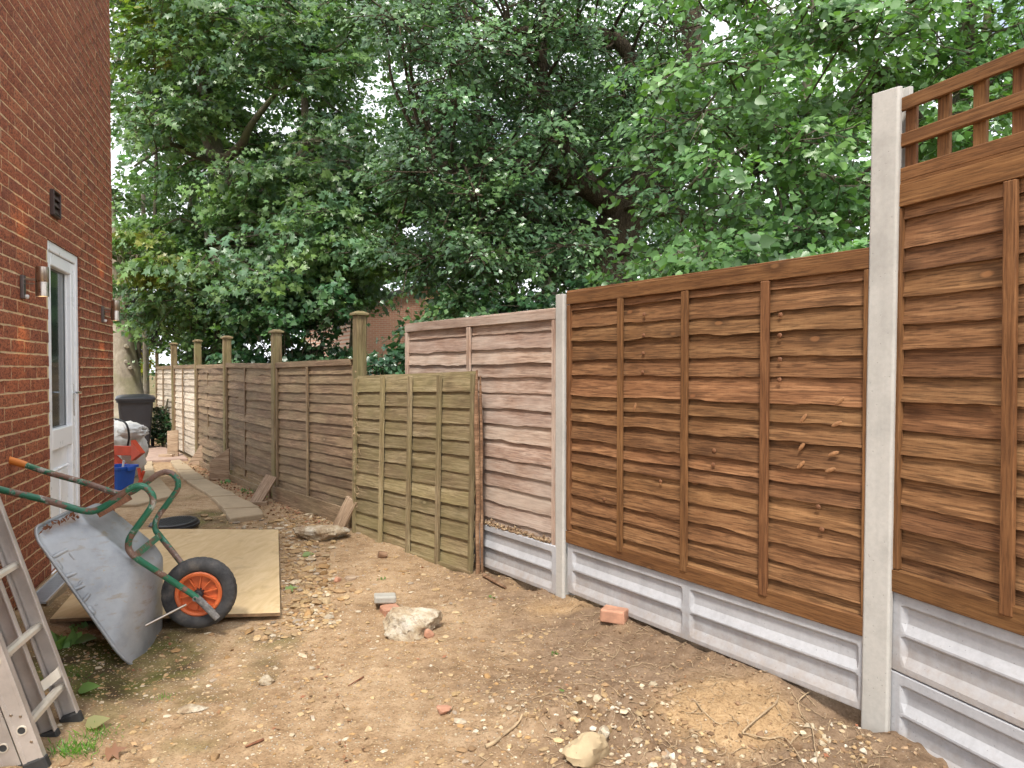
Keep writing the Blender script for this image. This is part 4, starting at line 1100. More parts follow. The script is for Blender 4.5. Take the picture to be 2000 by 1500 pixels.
for k in range(8):
    cz = .165 + k * .262
    if cz < LEN - .05:
        rung(.0, .362, 0, cz); rung(.115, .350, bofs, cz - .04)
        for a, st_ in ((.3645, sA1), (.353, sB1)):
            b = 0 if st_ is sA1 else bofs; cc = cz if st_ is sA1 else cz - .04
            mt = Matrix.Translation(lp(a, b, cc)) @ RD.to_track_quat('Z', 'Y').to_matrix().to_4x4()
            MB().lathe([(.0125, -.006), (.013, .003), (.0165, .003), (.0175, -.001)], 20, mt).build('rung_flare', M['rung'], st_, 50)
            MB().lathe([(0, .0006), (.0125, .0006)], 20, mt).build('bore_shade', M['rubber'], st_)  # dark disc painted in for the shade inside the hollow rung
            for dz_, dy_ in ((.05, .012), (.065, -.014), (-.05, .016)):
                if k == 0 and st_ is sA1: MB().lathe([(0, .0035), (.004, .003), (.0055, 0)], 10, Matrix.Translation(lp(a, b + dy_, cc + dz_)) @ RD.to_track_quat('Z', 'Y').to_matrix().to_4x4()).build('rivet', M['steel'], st_, 50)
m = MB(); Q = catmull([lp(.004, .02, .235), lp(.03, .022, .228), lp(.06, bofs * .5, .205), lp(.09, bofs * .8, .20)], 4)
for i in range(len(Q) - 1):
    a, b = Q[i], Q[i + 1]; m.add([a - lean * .02, b - lean * .02, b + lean * .02, a + lean * .02, a - lean * .02 + DN * .003, b - lean * .02 + DN * .003, b + lean * .02 + DN * .003, a + lean * .02 + DN * .003],
          [(0, 1, 2, 3), (7, 6, 5, 4), (0, 4, 5, 1), (3, 2, 6, 7)])
m.build('hook_bracket', M['rung'], ladder)
m = MB(); m.box(lp(.3655, .012, .50), (.0012, .034, .055), LMx); m.build('label_sticker', M['black_pl'], ladder)
m = MB(); m.box(lp(.3665, .012, .51), (.0012, .028, .006), LMx); m.box(lp(.3665, .012, .49), (.0012, .024, .004), LMx); m.build('label_print', M['white_pl'], ladder)

# ------------------------------------------------------------------ wheelie bin
bx, by = -6.70, 12.75
wb = empty('wheelie_bin', (bx, by, gz(bx, by) + .01), R(28), 'black wheelie bin with closed lid beside the far fence', 'bin')
m = MB(); n = 6; rings = []
def rr2(hx, hy, r, k=5): return [(p[0], p[1]) for p in [(sx * (hx - r) + r * math.cos(R(a0 + 90 * i / k)), sy * (hy - r) + r * math.sin(R(a0 + 90 * i / k))) for sx, sy, a0 in ((1, 1, 0), (-1, 1, 90), (-1, -1, 180), (1, -1, 270)) for i in range(k + 1)]]
lv = [(.05, .21, .24, 0), (.30, .235, .27, 0), (.80, .272, .32, 0), (.85, .275, .325, 0), (.851, .30, .35, 0), (.885, .30, .35, 0)]
for (z, hx, hy, _) in lv: rings.append([(x, y, z) for x, y in rr2(hx, hy, .05)])
n = len(rings[0])
for r_ in rings: m.v += r_
for k in range(len(rings) - 1):
    for i in range(n): j = (i + 1) % n; m.f.append((k * n + i, k * n + j, (k + 1) * n + j, (k + 1) * n + i))
m.f.append(tuple(range(n - 1, -1, -1))); m.build('body', M['bin'], wb, 40)
m = MB(); lr = [(.886, .31, .36), (.915, .315, .365), (.935, .29, .34), (.955, .2, .25), (.962, .08, .1)]
for (z, hx, hy) in lr: m.v += [(x, y - .01, z + .02 * (y > 0)) for x, y in rr2(hx, hy, .05)]
for k in range(len(lr) - 1):
    for i in range(n): j = (i + 1) % n; m.f.append((k * n + i, k * n + j, (k + 1) * n + j, (k + 1) * n + i))
m.f.append(tuple((len(lr) - 1) * n + i for i in range(n))); m.build('lid', M['bin'], wb, 40)
MB().tube([(-.26, .37, .90), (.26, .37, .90)], .016, 10).build('handle', M['bin'], wb, 50)
for sx in (-1, 1):
    MB().lathe([(0, -.03), (.06, -.03), (.098, -.022), (.10, 0), (.098, .022), (.06, .03), (0, .03)], 28, Matrix.Translation((sx * .27, .24, .10)) @ Matrix.Rotation(R(90), 4, 'Y')).build('wheel', M['rubber'], wb, 40)

# ------------------------------------------------------------------ rubble sack, red barrow-tray, bucket, blue tub by the corner
def lumpy(name, label, cat, c, rad, mat, seed, amp=.22, fr_=3.0, n=48, group=None, flat=-.9, crease=0.0):
    th = np.linspace(0, np.pi, n // 2 + 1); ph = np.linspace(0, 2 * np.pi, n, endpoint=False)
    T, Pn = np.meshgrid(th, ph, indexing='ij'); d = np.stack([np.sin(T) * np.cos(Pn), np.sin(T) * np.sin(Pn), np.cos(T)], -1).reshape(-1, 3)
    q = 1 + amp * fbm(d * fr_ + seed * 5.3, seed, 4)
    if crease: q += crease * np.abs(vnoise(d * fr_ * 2.2 + 3, seed + 50)) - crease * .5
    V = d * q[:, None] * np.array(rad); V[:, 2] = np.maximum(V[:, 2], rad[2] * flat)
    i = (np.arange(n // 2)[:, None] * n + np.arange(n)[None]).ravel(); j = (np.arange(n // 2)[:, None] * n + (np.arange(n)[None] + 1) % n).ravel()
    me = np_mesh(name, V, np.stack([i, i + n, j + n, j], 1), M[mat], True, 50 if not crease else None)
    return tag(link(name, me, None, None, c), label, cat, group)
p = at(236, 868, 9.3); lumpy('rubble_sack', 'crumpled white rubble sack slumped at the house corner', 'sack', (p.x - .08, p.y, .38), (.40, .34, .40), 'sack', 3, .18, 2.2, 64, None, -.95, .16)
p = at(262, 842, 9.0); sk = lumpy('folded_sack', 'grey-white folded sack end drooping over the larger sack', 'sack', (p.x, p.y, p.z), (.18, .15, .085), 'sack', 8, .25, 2.6, 48, None, -1.5, .2)
m = MB().tube(catmull([at(225, 818, 8.85), at(245, 826, 8.75), at(252, 850, 8.75), at(249, 872, 8.8)], 5), .012, 8)
o = m.build('black_hose', M['black_pl'], None, 60); tag(o, 'short black hose lying over the white sack', 'hose')
rt = empty('red_chute', at(240, 880, 8.75), R(-12), 'red plastic chute with an arrow-shaped end by the sacks', 'chute')
m = MB(); m.box((.0, 0, 0), (.42, .03, .115), None, .004); m.build('side_board', M['red'], rt)
m = MB(); m.add([(.14, -.03, -.12), (.14, .05, -.12), (.14, -.03, .13), (.14, .05, .13), (.30, -.06, -.02), (.30, .02, -.02)], [(0, 2, 4), (1, 5, 3), (0, 1, 3, 2), (2, 3, 5, 4), (0, 4, 5, 1)]); m.build('flared_end', M['red'], rt)
m = MB(); m.box((-.06, .03, -.17), (.30, .025, .10), Matrix.Rotation(R(38), 3, 'Y'), .004); m.box((-.02, -.02, -.22), (.26, .02, .03), Matrix.Rotation(R(50), 3, 'Y'), .003); m.build('lower_arm', M['red'], rt)
m = MB(); m.box((.22, .04, -.38), (.03, .03, .34), Matrix.Rotation(R(-12), 3, 'Y'), .003); m.box((.18, .06, -.40), (.03, .03, .32), Matrix.Rotation(R(22), 3, 'Y'), .003); m.build('leg', M['red'], rt)
wbk = empty('white_bucket', at(270, 892, 9.0) + Vector((0, 0, -.12)), 0, 'tilted white plastic bucket under the sacks', 'bucket'); wbk.rotation_euler = (R(18), R(-14), 0)
MB().lathe([(0, 0), (.10, 0), (.105, .005), (.135, .25), (.142, .25), (.142, .265), (.132, .265), (.102, .01)], 32).build('body', M['white_pl'], wbk, 40)
p = on_ground(238, 952, .02)
bt_ = empty('blue_tub', (p.x - .03, p.y, gz(p.x, p.y) + .012), R(-15), 'blue plastic tub standing at the corner of the house', 'tub')
m = MB(); lv = [(0, .105, .105), (.27, .135, .135), (.275, .155, .155), (.30, .155, .155), (.30, .135, .135), (.02, .1, .1)]
for (z, hx, hy) in lv: m.v += [(x, y, z) for x, y in rr2(hx, hy, .03, 4)]
n = 20
for k in range(len(lv) - 1):
    for i in range(n): j = (i + 1) % n; m.f.append((k * n + i, k * n + j, (k + 1) * n + j, (k + 1) * n + i))
m.f.append(tuple(range(n - 1, -1, -1))); m.f.append(tuple((len(lv) - 1) * n + i for i in range(n))); m.build('body', M['blue'], bt_, 40)
m = MB(); m.box((.165, 0, .27), (.03, .10, .05), None, .006); m.build('lug', M['blue'], bt_)
m = MB(); m.tube([(.02, 0, .1), (.05, .02, .36)], .012, 8); o = m.build('scoop_handle', M['white_pl'], bt_, 50)

# ------------------------------------------------------------------ loose masonry, sticks, sand
def chunk(name, label, cat, px, py, rad, mat, seed, amp=.25, n=36, sink=.25, rot=0.0, dz=0.0, fr_=1.6, facet=True):
    g = on_ground(px, py, 0); z = gz(g.x, g.y); g = on_ground(px, py, z); z = gz(g.x, g.y)
    th = np.linspace(0, np.pi, n // 2 + 1); ph = np.linspace(0, 2 * np.pi, n, endpoint=False)
    T, Pn = np.meshgrid(th, ph, indexing='ij'); d = np.stack([np.sin(T) * np.cos(Pn), np.sin(T) * np.sin(Pn), np.cos(T)], -1).reshape(-1, 3)
    rr = np.random.default_rng(seed); pl = rr.normal(size=(14, 3)); pl /= np.linalg.norm(pl, axis=1)[:, None]; off = rr.uniform(.62, 1.0, 14)
    q = np.min(np.where((d @ pl.T) > .15, off[None] / np.maximum(d @ pl.T, .15), 1.4), axis=1)
    q = q * (1 + .07 * fbm(d * 5 + seed, seed, 4) + amp * .3 * vnoise(d * fr_, seed + 4))
    V = d * q[:, None] * np.array(rad)
    i = (np.arange(n // 2)[:, None] * n + np.arange(n)[None]).ravel(); j = (np.arange(n // 2)[:, None] * n + (np.arange(n)[None] + 1) % n).ravel()
    o = link(name, np_mesh(name, V, np.stack([i, i + n, j + n, j], 1), M[mat], True, 32), None, None, (g.x, g.y, z + rad[2] * (1 - sink) + dz)); o.rotation_euler = (0, 0, rot)
    return tag(o, label, cat)
chunk('concrete_chunk', 'large pale knobbly concrete lump lying on the path', 'rubble', 798, 1236, (.135, .10, .10), 'rubble', 6, .6, 64, .38, .5)
chunk('concrete_chunk', 'broken flat concrete slab piece under the slanting brace', 'rubble', 636, 1052, (.23, .15, .055), 'rubble', 12, .2, 48, .2, .2)
chunk('sandstone_lump', 'pale angular lump half buried in the lumpy soil in front', 'stone', 1150, 1478, (.085, .06, .06), 'sandstone', 16, .5, 40, .5, .5)
chunk('flint', 'small knobbly white flint beside the buried lump', 'stone', 1178, 1425, (.022, .03, .028), 'rubble', 17, .5, 24, .2)
chunk('stone', 'reddish brown pebble alone on the path', 'stone', 866, 1396, (.026, .022, .022), 'brick_bit', 19, .3, 24, .3)
chunk('stone', 'flat pale triangular stone on the gravel near the barrow', 'stone', 370, 1388, (.055, .032, .010), 'rubble', 22, .3, 24, .2, .4)
chunk('stone', 'rounded pale stone near the left of the gravel path', 'stone', 522, 1334, (.040, .028, .02), 'rubble', 24, .3, 24, .3, .2)
chunk('stone', 'brown stone beside the big concrete lump', 'stone', 838, 1245, (.03, .022, .022), 'brick_bit', 27, .3, 24, .3, .2)
def brickbit(label, px, py, size, mat, rot, name='brick_piece', cat='brick', dz=0.0, tilt=(0, 0), seed=0):
    g = on_ground(px, py, 0); z = gz(g.x, g.y); m = MB().box((0, 0, 0), size, None, .006); r = random.Random(seed)
    m.v = [tuple(q + r.uniform(-.0035, .0035) for q in p) for p in m.v]
    o = m.build(name, M[mat], None, None, False, (g.x, g.y, z + size[2] / 2 - .008 + dz)); o.rotation_euler = (tilt[0], tilt[1], rot); bevel(o, .004, 2)
    return tag(o, label, cat)
brickbit('grey square paver piece on top of a half brick', 752, 1180, (.125, .13, .04), 'paver_grey', R(12), 'paver_piece', 'paver', .05, (R(-4), R(3)), 1)
brickbit('half brick under the grey paver piece', 762, 1190, (.10, .11, .055), 'brick_bit', R(25), dz=-.004, seed=2)
brickbit('orange half brick under the new gravel board', 1200, 1222, (.135, .10, .066), 'brick_bit', R(-24), dz=.0, seed=3)
brickbit('small tan tile fragment on the soil before the green panel', 685, 1128, (.075, .05, .03), 'brace', R(30), 'tile_piece', 'tile', .0, (R(6), 0), 4)
brickbit('thin reddish brown brick flake beside the tan tile fragment', 660, 1130, (.05, .03, .035), 'brick_bit', R(60), 'brick_flake', 'brick', .0, (0, R(20)), 5)
brickbit('broken clay lump near the foot of the green panel', 747, 1083, (.07, .05, .05), 'split', R(20), 'clay_lump', 'clay', 0, (R(20), R(15)), 6)
def stick(name, label, cat, pix, r0, mat='twig', lift=.006, seed=0, k=5):
    P = []
    for (a, b) in pix:
        g = on_ground(a, b, 0.0); z = gz(g.x, g.y); g = on_ground(a, b, z); P.append(Vector((g.x, g.y, gz(g.x, g.y) + lift)))
    C = catmull(P, k); r = random.Random(seed); n = len(C)
    c0 = C[0].copy(); rad = [r0 * (1 - .55 * i / n) * r.uniform(.8, 1.15) for i in range(n)]
    o = MB().tube([p - c0 for p in C], rad, 7).build(name, M[mat], None, 60, False, c0); return tag(o, label, cat)
stick('bent_stick', 'bent pale dead stick on the bare earth', 'stick', [(948, 1462), (965, 1446), (990, 1434), (1003, 1424), (1015, 1404), (1020, 1398)], .0085, lift=.008, seed=1)
stick('root', 'long curling pale root trailing over the sand mound', 'root', [(1520, 1362), (1515, 1378), (1488, 1398), (1452, 1432), (1462, 1445), (1500, 1448), (1530, 1446), (1552, 1470), (1575, 1510)], .0045, lift=.012, seed=2)
stick('root', 'thin curved root between the sand mound and tall post', 'root', [(1582, 1350), (1560, 1372), (1566, 1402), (1585, 1430), (1592, 1470), (1602, 1505)], .0032, lift=.01, seed=3)
stick('root', 'short curved root lying on the sand mound', 'root', [(1356, 1368), (1376, 1390), (1402, 1398), (1424, 1406)], .004, lift=.006, seed=4)
stick('dark_twig', 'short dark straight twig on the gravel path', 'twig', [(515, 1448), (480, 1462)], .006, 'rust', .006, 5)
stick('dark_twig', 'thin dark twig in the middle of the path', 'twig', [(710, 1326), (680, 1340)], .004, 'rust', .005, 6)
stick('wood_strip', 'reddish brown splinter of wood below the pink panel gravel board', 'wood', [(945, 1130), (988, 1152)], .016, 'split', .012, 7, 3)
for k, (a, b, c_, d) in enumerate(((1170, 1192, 1168, 1135), (1600, 1325, 1590, 1295), (1440, 1300, 1420, 1258))): pass

# ------------------------------------------------------------------ gravel, litter, twigs (nobody could count them)
ICO_V = []; ICO_F = []
def _ico():
    t = (1 + 5 ** .5) / 2
    v = np.array([(-1, t, 0), (1, t, 0), (-1, -t, 0), (1, -t, 0), (0, -1, t), (0, 1, t), (0, -1, -t), (0, 1, -t), (t, 0, -1), (t, 0, 1), (-t, 0, -1), (-t, 0, 1)], float)
    v /= np.linalg.norm(v, axis=1)[:, None]
    f = np.array([(0, 11, 5), (0, 5, 1), (0, 1, 7), (0, 7, 10), (0, 10, 11), (1, 5, 9), (5, 11, 4), (11, 10, 2), (10, 7, 6), (7, 1, 8), (3, 9, 4), (3, 4, 2), (3, 2, 6), (3, 6, 8), (3, 8, 9), (4, 9, 5), (2, 4, 11), (6, 2, 10), (8, 6, 7), (9, 8, 1)])
    return v, f
icv, icf = _ico()
rg = np.random.default_rng(42)
def ply_top(x, y):
    """height of the plywood sheet at a point, else -1"""
    e1 = NR - NL; e2 = FL - NL; det = e1.x * e2.y - e1.y * e2.x
    dx = x - NL.x; dy = y - NL.y; a = (dx * e2.y - dy * e2.x) / det; b = (e1.x * dy - e1.y * dx) / det
    return (a > -.01) & (a < 1.01) & (b > -.01) & (b < 1.01)
def yard_ok(x, y, m=.05):
    dw = (x - WALL0.x) * WN.x + (y - WALL0.y) * WN.y
    df = (x - FA.x) * FN.x + (y - FA.y) * FN.y
    dt = (x - TA.x) * TD.y + (y - TA.y) * -TD.x
    return ((dw > .2) | (y > 6.6)) & (df > m) & ((y > 2.8) | (dt > m))
def scatter(n, xr, yr, dens):
    x = rg.uniform(*xr, n); y = yr[0] * (yr[1] / yr[0]) ** rg.uniform(0, 1, n)
    keep = (rg.uniform(0, 1, n) < dens(x, y) * (1 - .93 * np.exp(-(((x - .88) / .25) ** 2 + ((y - 2.92) / .22) ** 2) ** 2))) & yard_ok(x, y) & ~ply_top(x, y)
    return x[keep], y[keep]
OCT_V = np.array([(1, 0, 0), (.3, .95, .1), (-.8, .6, 0), (-.8, -.6, .1), (.3, -.95, 0), (.1, 0, 1), (0, 0, -1)], float)
OCT_F = np.array([(i, (i + 1) % 5, 5) for i in range(5)] + [((i + 1) % 5, i, 6) for i in range(5)])
def stones(name, label, x, y, size, palette, flat=.55, sink=.35, low=False):
    n = len(x); icv_, icf_ = (OCT_V, OCT_F) if low else (icv, icf); kv = len(icv_); z = ground_h(x, y)
    ang = rg.uniform(0, 2 * np.pi, n); s = size
    V = icv_[None] * (1 + rg.uniform(-.28, .28, (n, kv, 1)))
    V = V * np.stack([s * rg.uniform(.8, 1.35, n), s * rg.uniform(.6, 1.0, n), s * flat * rg.uniform(.6, 1.2, n)], 1)[:, None, :]
    ca, sa = np.cos(ang)[:, None], np.sin(ang)[:, None]
    X = V[:, :, 0] * ca - V[:, :, 1] * sa + x[:, None]; Yv = V[:, :, 0] * sa + V[:, :, 1] * ca + y[:, None]
    Z = V[:, :, 2] + z[:, None] + (s * flat * (1 - 2 * sink))[:, None]
    W_ = np.stack([X, Yv, Z], 2).reshape(-1, 3)
    F = (icf_[None] + (np.arange(n) * kv)[:, None, None]).reshape(-1, 3)
    pal = np.array(palette)[rg.integers(0, len(palette), n)] * rg.uniform(.75, 1.2, (n, 1))
    o = link(name, np_mesh(name, W_, F, M['stones'], True, 38, np.repeat(pal, kv, 0)))
    return tag(o, label, 'gravel', kind='stuff')
PAL = [(.42, .29, .16), (.47, .33, .18), (.38, .25, .13), (.50, .37, .21), (.50, .36, .19), (.56, .44, .27), (.44, .28, .13), (.60, .51, .37), (.38, .25, .14), (.52, .38, .20), (.62, .55, .43), (.40, .34, .27), (.48, .36, .21)]
PAL = [tuple(c_ * k_ for c_, k_ in zip(q, (.86, .82, .78))) for q in PAL]
wn_ = lambda x, y, f, s: vnoise(np.stack([x * f, y * f], 1), s) * .5 + .5
def d_path(x, y):
    w = 1 - sstep(-.25, .75, x + .18 * (y - 3)); return np.clip(.15 + .85 * w, 0, 1) * (.35 + .65 * wn_(x, y, 2.2, 8))
x, y = scatter(30000, (-2.6, 1.4), (2.25, 8), d_path)
stones('gravel', 'small tan gravel pressed into the bare earth', x, y, np.clip(rg.lognormal(math.log(.0042), .42, len(x)), .002, .014), PAL, .5, .42, True)
x, y = scatter(2400, (-2.2, 1.2), (2.25, 6.5), d_path)
stones('coarse_gravel', 'larger pale stones scattered over the gravel path', x, y, np.clip(rg.lognormal(math.log(.0115), .36, len(x)), .007, .028), PAL, .42, .35)
# heap of stones along the edge of the plywood and the broken slabs
def d_edge(x, y):
    e = NR + (FR - NR) * .5; d2 = (FR - NR).normalized(); nrm = Vector((d2.y, -d2.x, 0))
    dist = (x - NR.x) * nrm.x + (y - NR.y) * nrm.y; al = (x - NR.x) * d2.x + (y - NR.y) * d2.y
    return np.exp(-((dist - .16) / .16) ** 2) * (al > -.25) * (al < 2.9) + .6 * np.exp(-(((x + 2.2) / .5) ** 2 + ((y - 6.75) / .35) ** 2))
x, y = scatter(14000, (-3.0, -.3), (3.4, 7.8), d_edge)
stones('coarse_gravel', 'loose stones along the right edge of the plywood sheet', x, y, np.clip(rg.lognormal(math.log(.0135), .45, len(x)), .006, .042), PAL, .5, .25)
def d_lump(x, y): return np.exp(-(((x - .42) / .38) ** 2 + ((y - 2.78) / .28) ** 2)) + .7 * np.exp(-(((x - 1.2) / .14) ** 2 + ((y - 2.62) / .16) ** 2))
x, y = scatter(3600, (-.3, 1.5), (2.3, 3.4), d_lump)
stones('soil_clods', 'crumbly clods and stones in the dug soil in front', x, y, np.clip(rg.lognormal(math.log(.0075), .5, len(x)), .003, .026),
       [(.40, .27, .14), (.33, .21, .11), (.46, .33, .18), (.55, .46, .32), (.24, .15, .08), (.60, .53, .42)], .7, .3)
def d_right(x, y): return sstep(-.2, .6, x + .18 * (y - 3)) * (.3 + .7 * wn_(x, y, 3, 19))
x, y = scatter(4200, (-.6, 1.5), (2.3, 5.2), d_right)
stones('soil_crumbs', 'dark soil crumbs along the new fence', x, y, np.clip(rg.lognormal(math.log(.0055), .5, len(x)), .002, .018), [(.25, .155, .09), (.19, .12, .07), (.34, .23, .14), (.40, .30, .19)], .7, .3)

LEAF = {
 'diamond': (np.array([(0, 0, 0), (.34, .45, .05), (0, 1, 0), (-.34, .45, .05)]), np.array([(0, 1, 2), (0, 2, 3)])),
 'heart': (np.array([(0, 0, 0), (.40, .16, .07), (.44, .42, .07), (.24, .74, .03), (0, 1.04, -.04), (-.24, .74, .03), (-.44, .42, .07), (-.40, .16, .07), (0, .42, 0)]),
           np.array([(0, 1, 8), (1, 2, 8), (2, 3, 8), (3, 4, 8), (4, 5, 8), (5, 6, 8), (6, 7, 8), (7, 0, 8)])),
 'maple': (np.array([(0, 0, 0), (.42, .08, .0), (.20, .30, .05), (.56, .52, -.02), (.18, .56, .04), (0, 1, -.06), (-.18, .56, .04), (-.56, .52, -.02), (-.20, .30, .05), (-.42, .08, .0)]),
           np.array([(0, 1, 2), (2, 3, 4), (4, 5, 6), (6, 7, 8), (8, 9, 0), (0, 2, 8), (2, 4, 6), (2, 6, 8)])),
 'oak': (np.array([(0, 0, 0), (.13, .34, .04), (.31, .56, .0), (.17, .66, .03), (0, 1, -.03), (-.17, .66, .03), (-.31, .56, .0), (-.13, .34, .04)]),
         np.array([(0, 1, 7), (1, 2, 3), (1, 3, 5), (1, 5, 7), (3, 4, 5), (5, 6, 7)])),
}
def norm(v): return v / np.maximum(np.linalg.norm(v, axis=-1, keepdims=True), 1e-9)
def leaf_mesh(name, pos, axis, normal, size, shape, col, mat):
    LV_, LF_ = LEAF[shape]; n = len(pos); k = len(LV_)
    a = norm(axis); nn = norm(normal - a * np.sum(normal * a, 1, keepdims=True)); s = np.cross(a, nn)
    V = (LV_[None, :, 0, None] * s[:, None] + LV_[None, :, 1, None] * a[:, None] + LV_[None, :, 2, None] * nn[:, None]) * size[:, None, None] + pos[:, None]
    F = (LF_[None] + (np.arange(n) * k)[:, None, None]).reshape(-1, 3)
    return np_mesh(name, V.reshape(-1, 3), F, mat, False, None, np.repeat(col, k, 0))
def crown_leaves(clumps, per_spray, size, palette, rs, droop=.3, flat=.55, up=1.0, jitter=.45, yellow=None):
    """clumps: (centre, radius, sprays); sprays are twigs fanning out of the clump with leaves to both sides"""
    P = []; A = []; N = []; S = []; C = []; tw = []
    pal = np.array(palette); cc = np.mean([q[0] for q in clumps], 0)
    for (c, r, ns) in clumps:
        c = np.array(c); az = rs.uniform(0, 2 * np.pi, ns); el = rs.normal(.05, .38, ns)
        d = np.stack([np.cos(az) * np.cos(el), np.sin(az) * np.cos(el), np.sin(el)], 1)
        L = r * rs.uniform(.55, 1.1, ns); o = c + rs.normal(0, r * .30, (ns, 3)) * np.array([1, 1, flat])
        tone = pal[rs.integers(0, len(pal), ns)] * (rs.uniform(.72, 1.25) * rs.uniform(.8, 1.2, (ns, 1)))
        m = per_spray; t = rs.uniform(.12, 1.0, (ns, m)); side = np.where(rs.uniform(0, 1, (ns, m)) < .5, -1.0, 1.0)
        hz = np.stack([-np.sin(az), np.cos(az), np.zeros(ns)], 1)
        q = o[:, None] + d[:, None] * (L[:, None] * t)[..., None] * np.array([1, 1, .8])
        q[..., 2] -= droop * (L[:, None] * t ** 2)
        q = q + hz[:, None] * (side * rs.uniform(.05, .30, (ns, m)) * L[:, None] * (1.15 - .6 * t))[..., None] + rs.normal(0, .035 * r + .01, (ns, m, 3))
        ax = hz[:, None] * side[..., None] * .8 + d[:, None] * .7 + np.array([0, 0, -.45]) + rs.normal(0, .38, (ns, m, 3))
        ow = c - cc; ow[2] *= .3; ow = ow / (np.linalg.norm(ow) + .6); ow = ow + np.array([-.15, -.55, 0])      # leaves turn to the open, lit side of the wood
        nn = np.array([0, 0, up * .62]) + ow * .75 + d[:, None] * .4 + rs.normal(0, jitter, (ns, m, 3))
        P.append(q.reshape(-1, 3)); A.append(ax.reshape(-1, 3)); N.append(nn.reshape(-1, 3)); S.append(size * (rs.uniform(.72, 1.2, (ns, 1)) * rs.uniform(.55, 1.25, (ns, m))).ravel())
        C.append((tone[:, None] * rs.uniform(.8, 1.2, (ns, m, 1))).reshape(-1, 3))
        for i in range(0, ns, 2): tw.append((c, o[i], o[i] + d[i] * L[i] * .8 - np.array([0, 0, droop * L[i] * .6])))
    return [np.concatenate(q) for q in (P, A, N, S, C)], tw
def tree(name, label, trunk, limbs, clumps, shape, per, size, palette, bark, seed, group=None, bough=4.0, twigs=True, mat='leaf', droop=.3, flat=.55, twig_r=.008, jitter=.45, cat='tree', up=1.0):
    base = Vector(trunk[0][0]); root = empty(name, base, 0, label, cat, group)
    rs = np.random.default_rng(seed); m = MB(); nodes = []
    for chain in [trunk] + limbs:
        C = catmull([q[0] for q in chain], 6); rr = np.interp(np.linspace(0, len(chain) - 1, len(C)), range(len(chain)), [q[1] for q in chain])
        rr = rr * (1 + .07 * n1(np.arange(len(C)) * .7, seed))
        m.tube(C, list(rr), 14 if rr[0] > .12 else 8); nodes += [(np.array(p), r_) for p, r_ in zip(C, rr)]
    npos = np.array([q[0] for q in nodes]); nr = np.array([q[1] for q in nodes])
    (P, A, N, S, C), tw = crown_leaves(clumps, per, size, palette, rs, droop, flat, up, jitter)
    for (c, r, ns) in clumps:                                   # a bough out to every clump
        c = np.array(c); i = int(np.argmin(np.linalg.norm(npos - c, axis=1) + (npos[:, 2] > c[2] + .3) * 1.0)); s = npos[i]; L = np.linalg.norm(c - s)
        if L < .1 or L > bough: continue
        mid = (s + c) / 2 + rs.normal(0, .08 * L, 3) + np.array([0, 0, .06 * L]); r0 = min(nr[i] * .55, .012 + .016 * L)
        m.tube(catmull([s, s * .6 + mid * .4, mid, mid * .4 + c * .6, c], 3), list(np.linspace(r0, .008, 13)), 6)
    for (c, a, b) in (tw if twigs else []): m.tube([c, a, b], [twig_r, twig_r * .8, twig_r * .35], 4, cap=False)
    m.build('trunk', M[bark], root, 60, True)
    o = link('crown', leaf_mesh('crown', P - np.array(base), A, N, S, shape, C, M[mat]), None, root); o['kind'] = 'stuff'
    return root
def clump_field(n, pxr, pyr, Yr, rr, ns, rs, ok=None, gaps=(), zmin=.4):
    out = []; tries = 0
    while len(out) < n and tries < n * 30:
        tries += 1; a = rs.uniform(*pxr); b = rs.uniform(*pyr)
        if ok and not ok(a, b): continue
        if any(((a - g[0]) / g[2]) ** 2 + ((b - g[1]) / g[3]) ** 2 < 1 for g in gaps): continue
        Y = rs.uniform(*Yr); p = at(a, b, Y)
        if p.z < zmin: continue
        out.append((tuple(p), rs.uniform(*rr), int(ns * rs.uniform(.7, 1.3))))
    return out
rs = np.random.default_rng(7)
G_MAPLE = [(0.109, 0.201, 0.084), (0.127, 0.226, 0.084), (0.098, 0.183, 0.095), (0.149, 0.25, 0.09), (0.103, 0.201, 0.112)]
G_OAK = [(0.078, 0.162, 0.073), (0.09, 0.18, 0.078), (0.073, 0.15, 0.078), (0.106, 0.204, 0.078)]
G_LIME = [(0.121, 0.247, 0.08), (0.105, 0.218, 0.08), (0.147, 0.282, 0.095), (0.095, 0.201, 0.075), (0.126, 0.241, 0.105)]
G_DARK = [(.025, .075, .030), (.035, .09, .03), (.03, .085, .04)]
G_YEL = [(.26, .26, .045), (.20, .25, .05), (.30, .24, .06)]

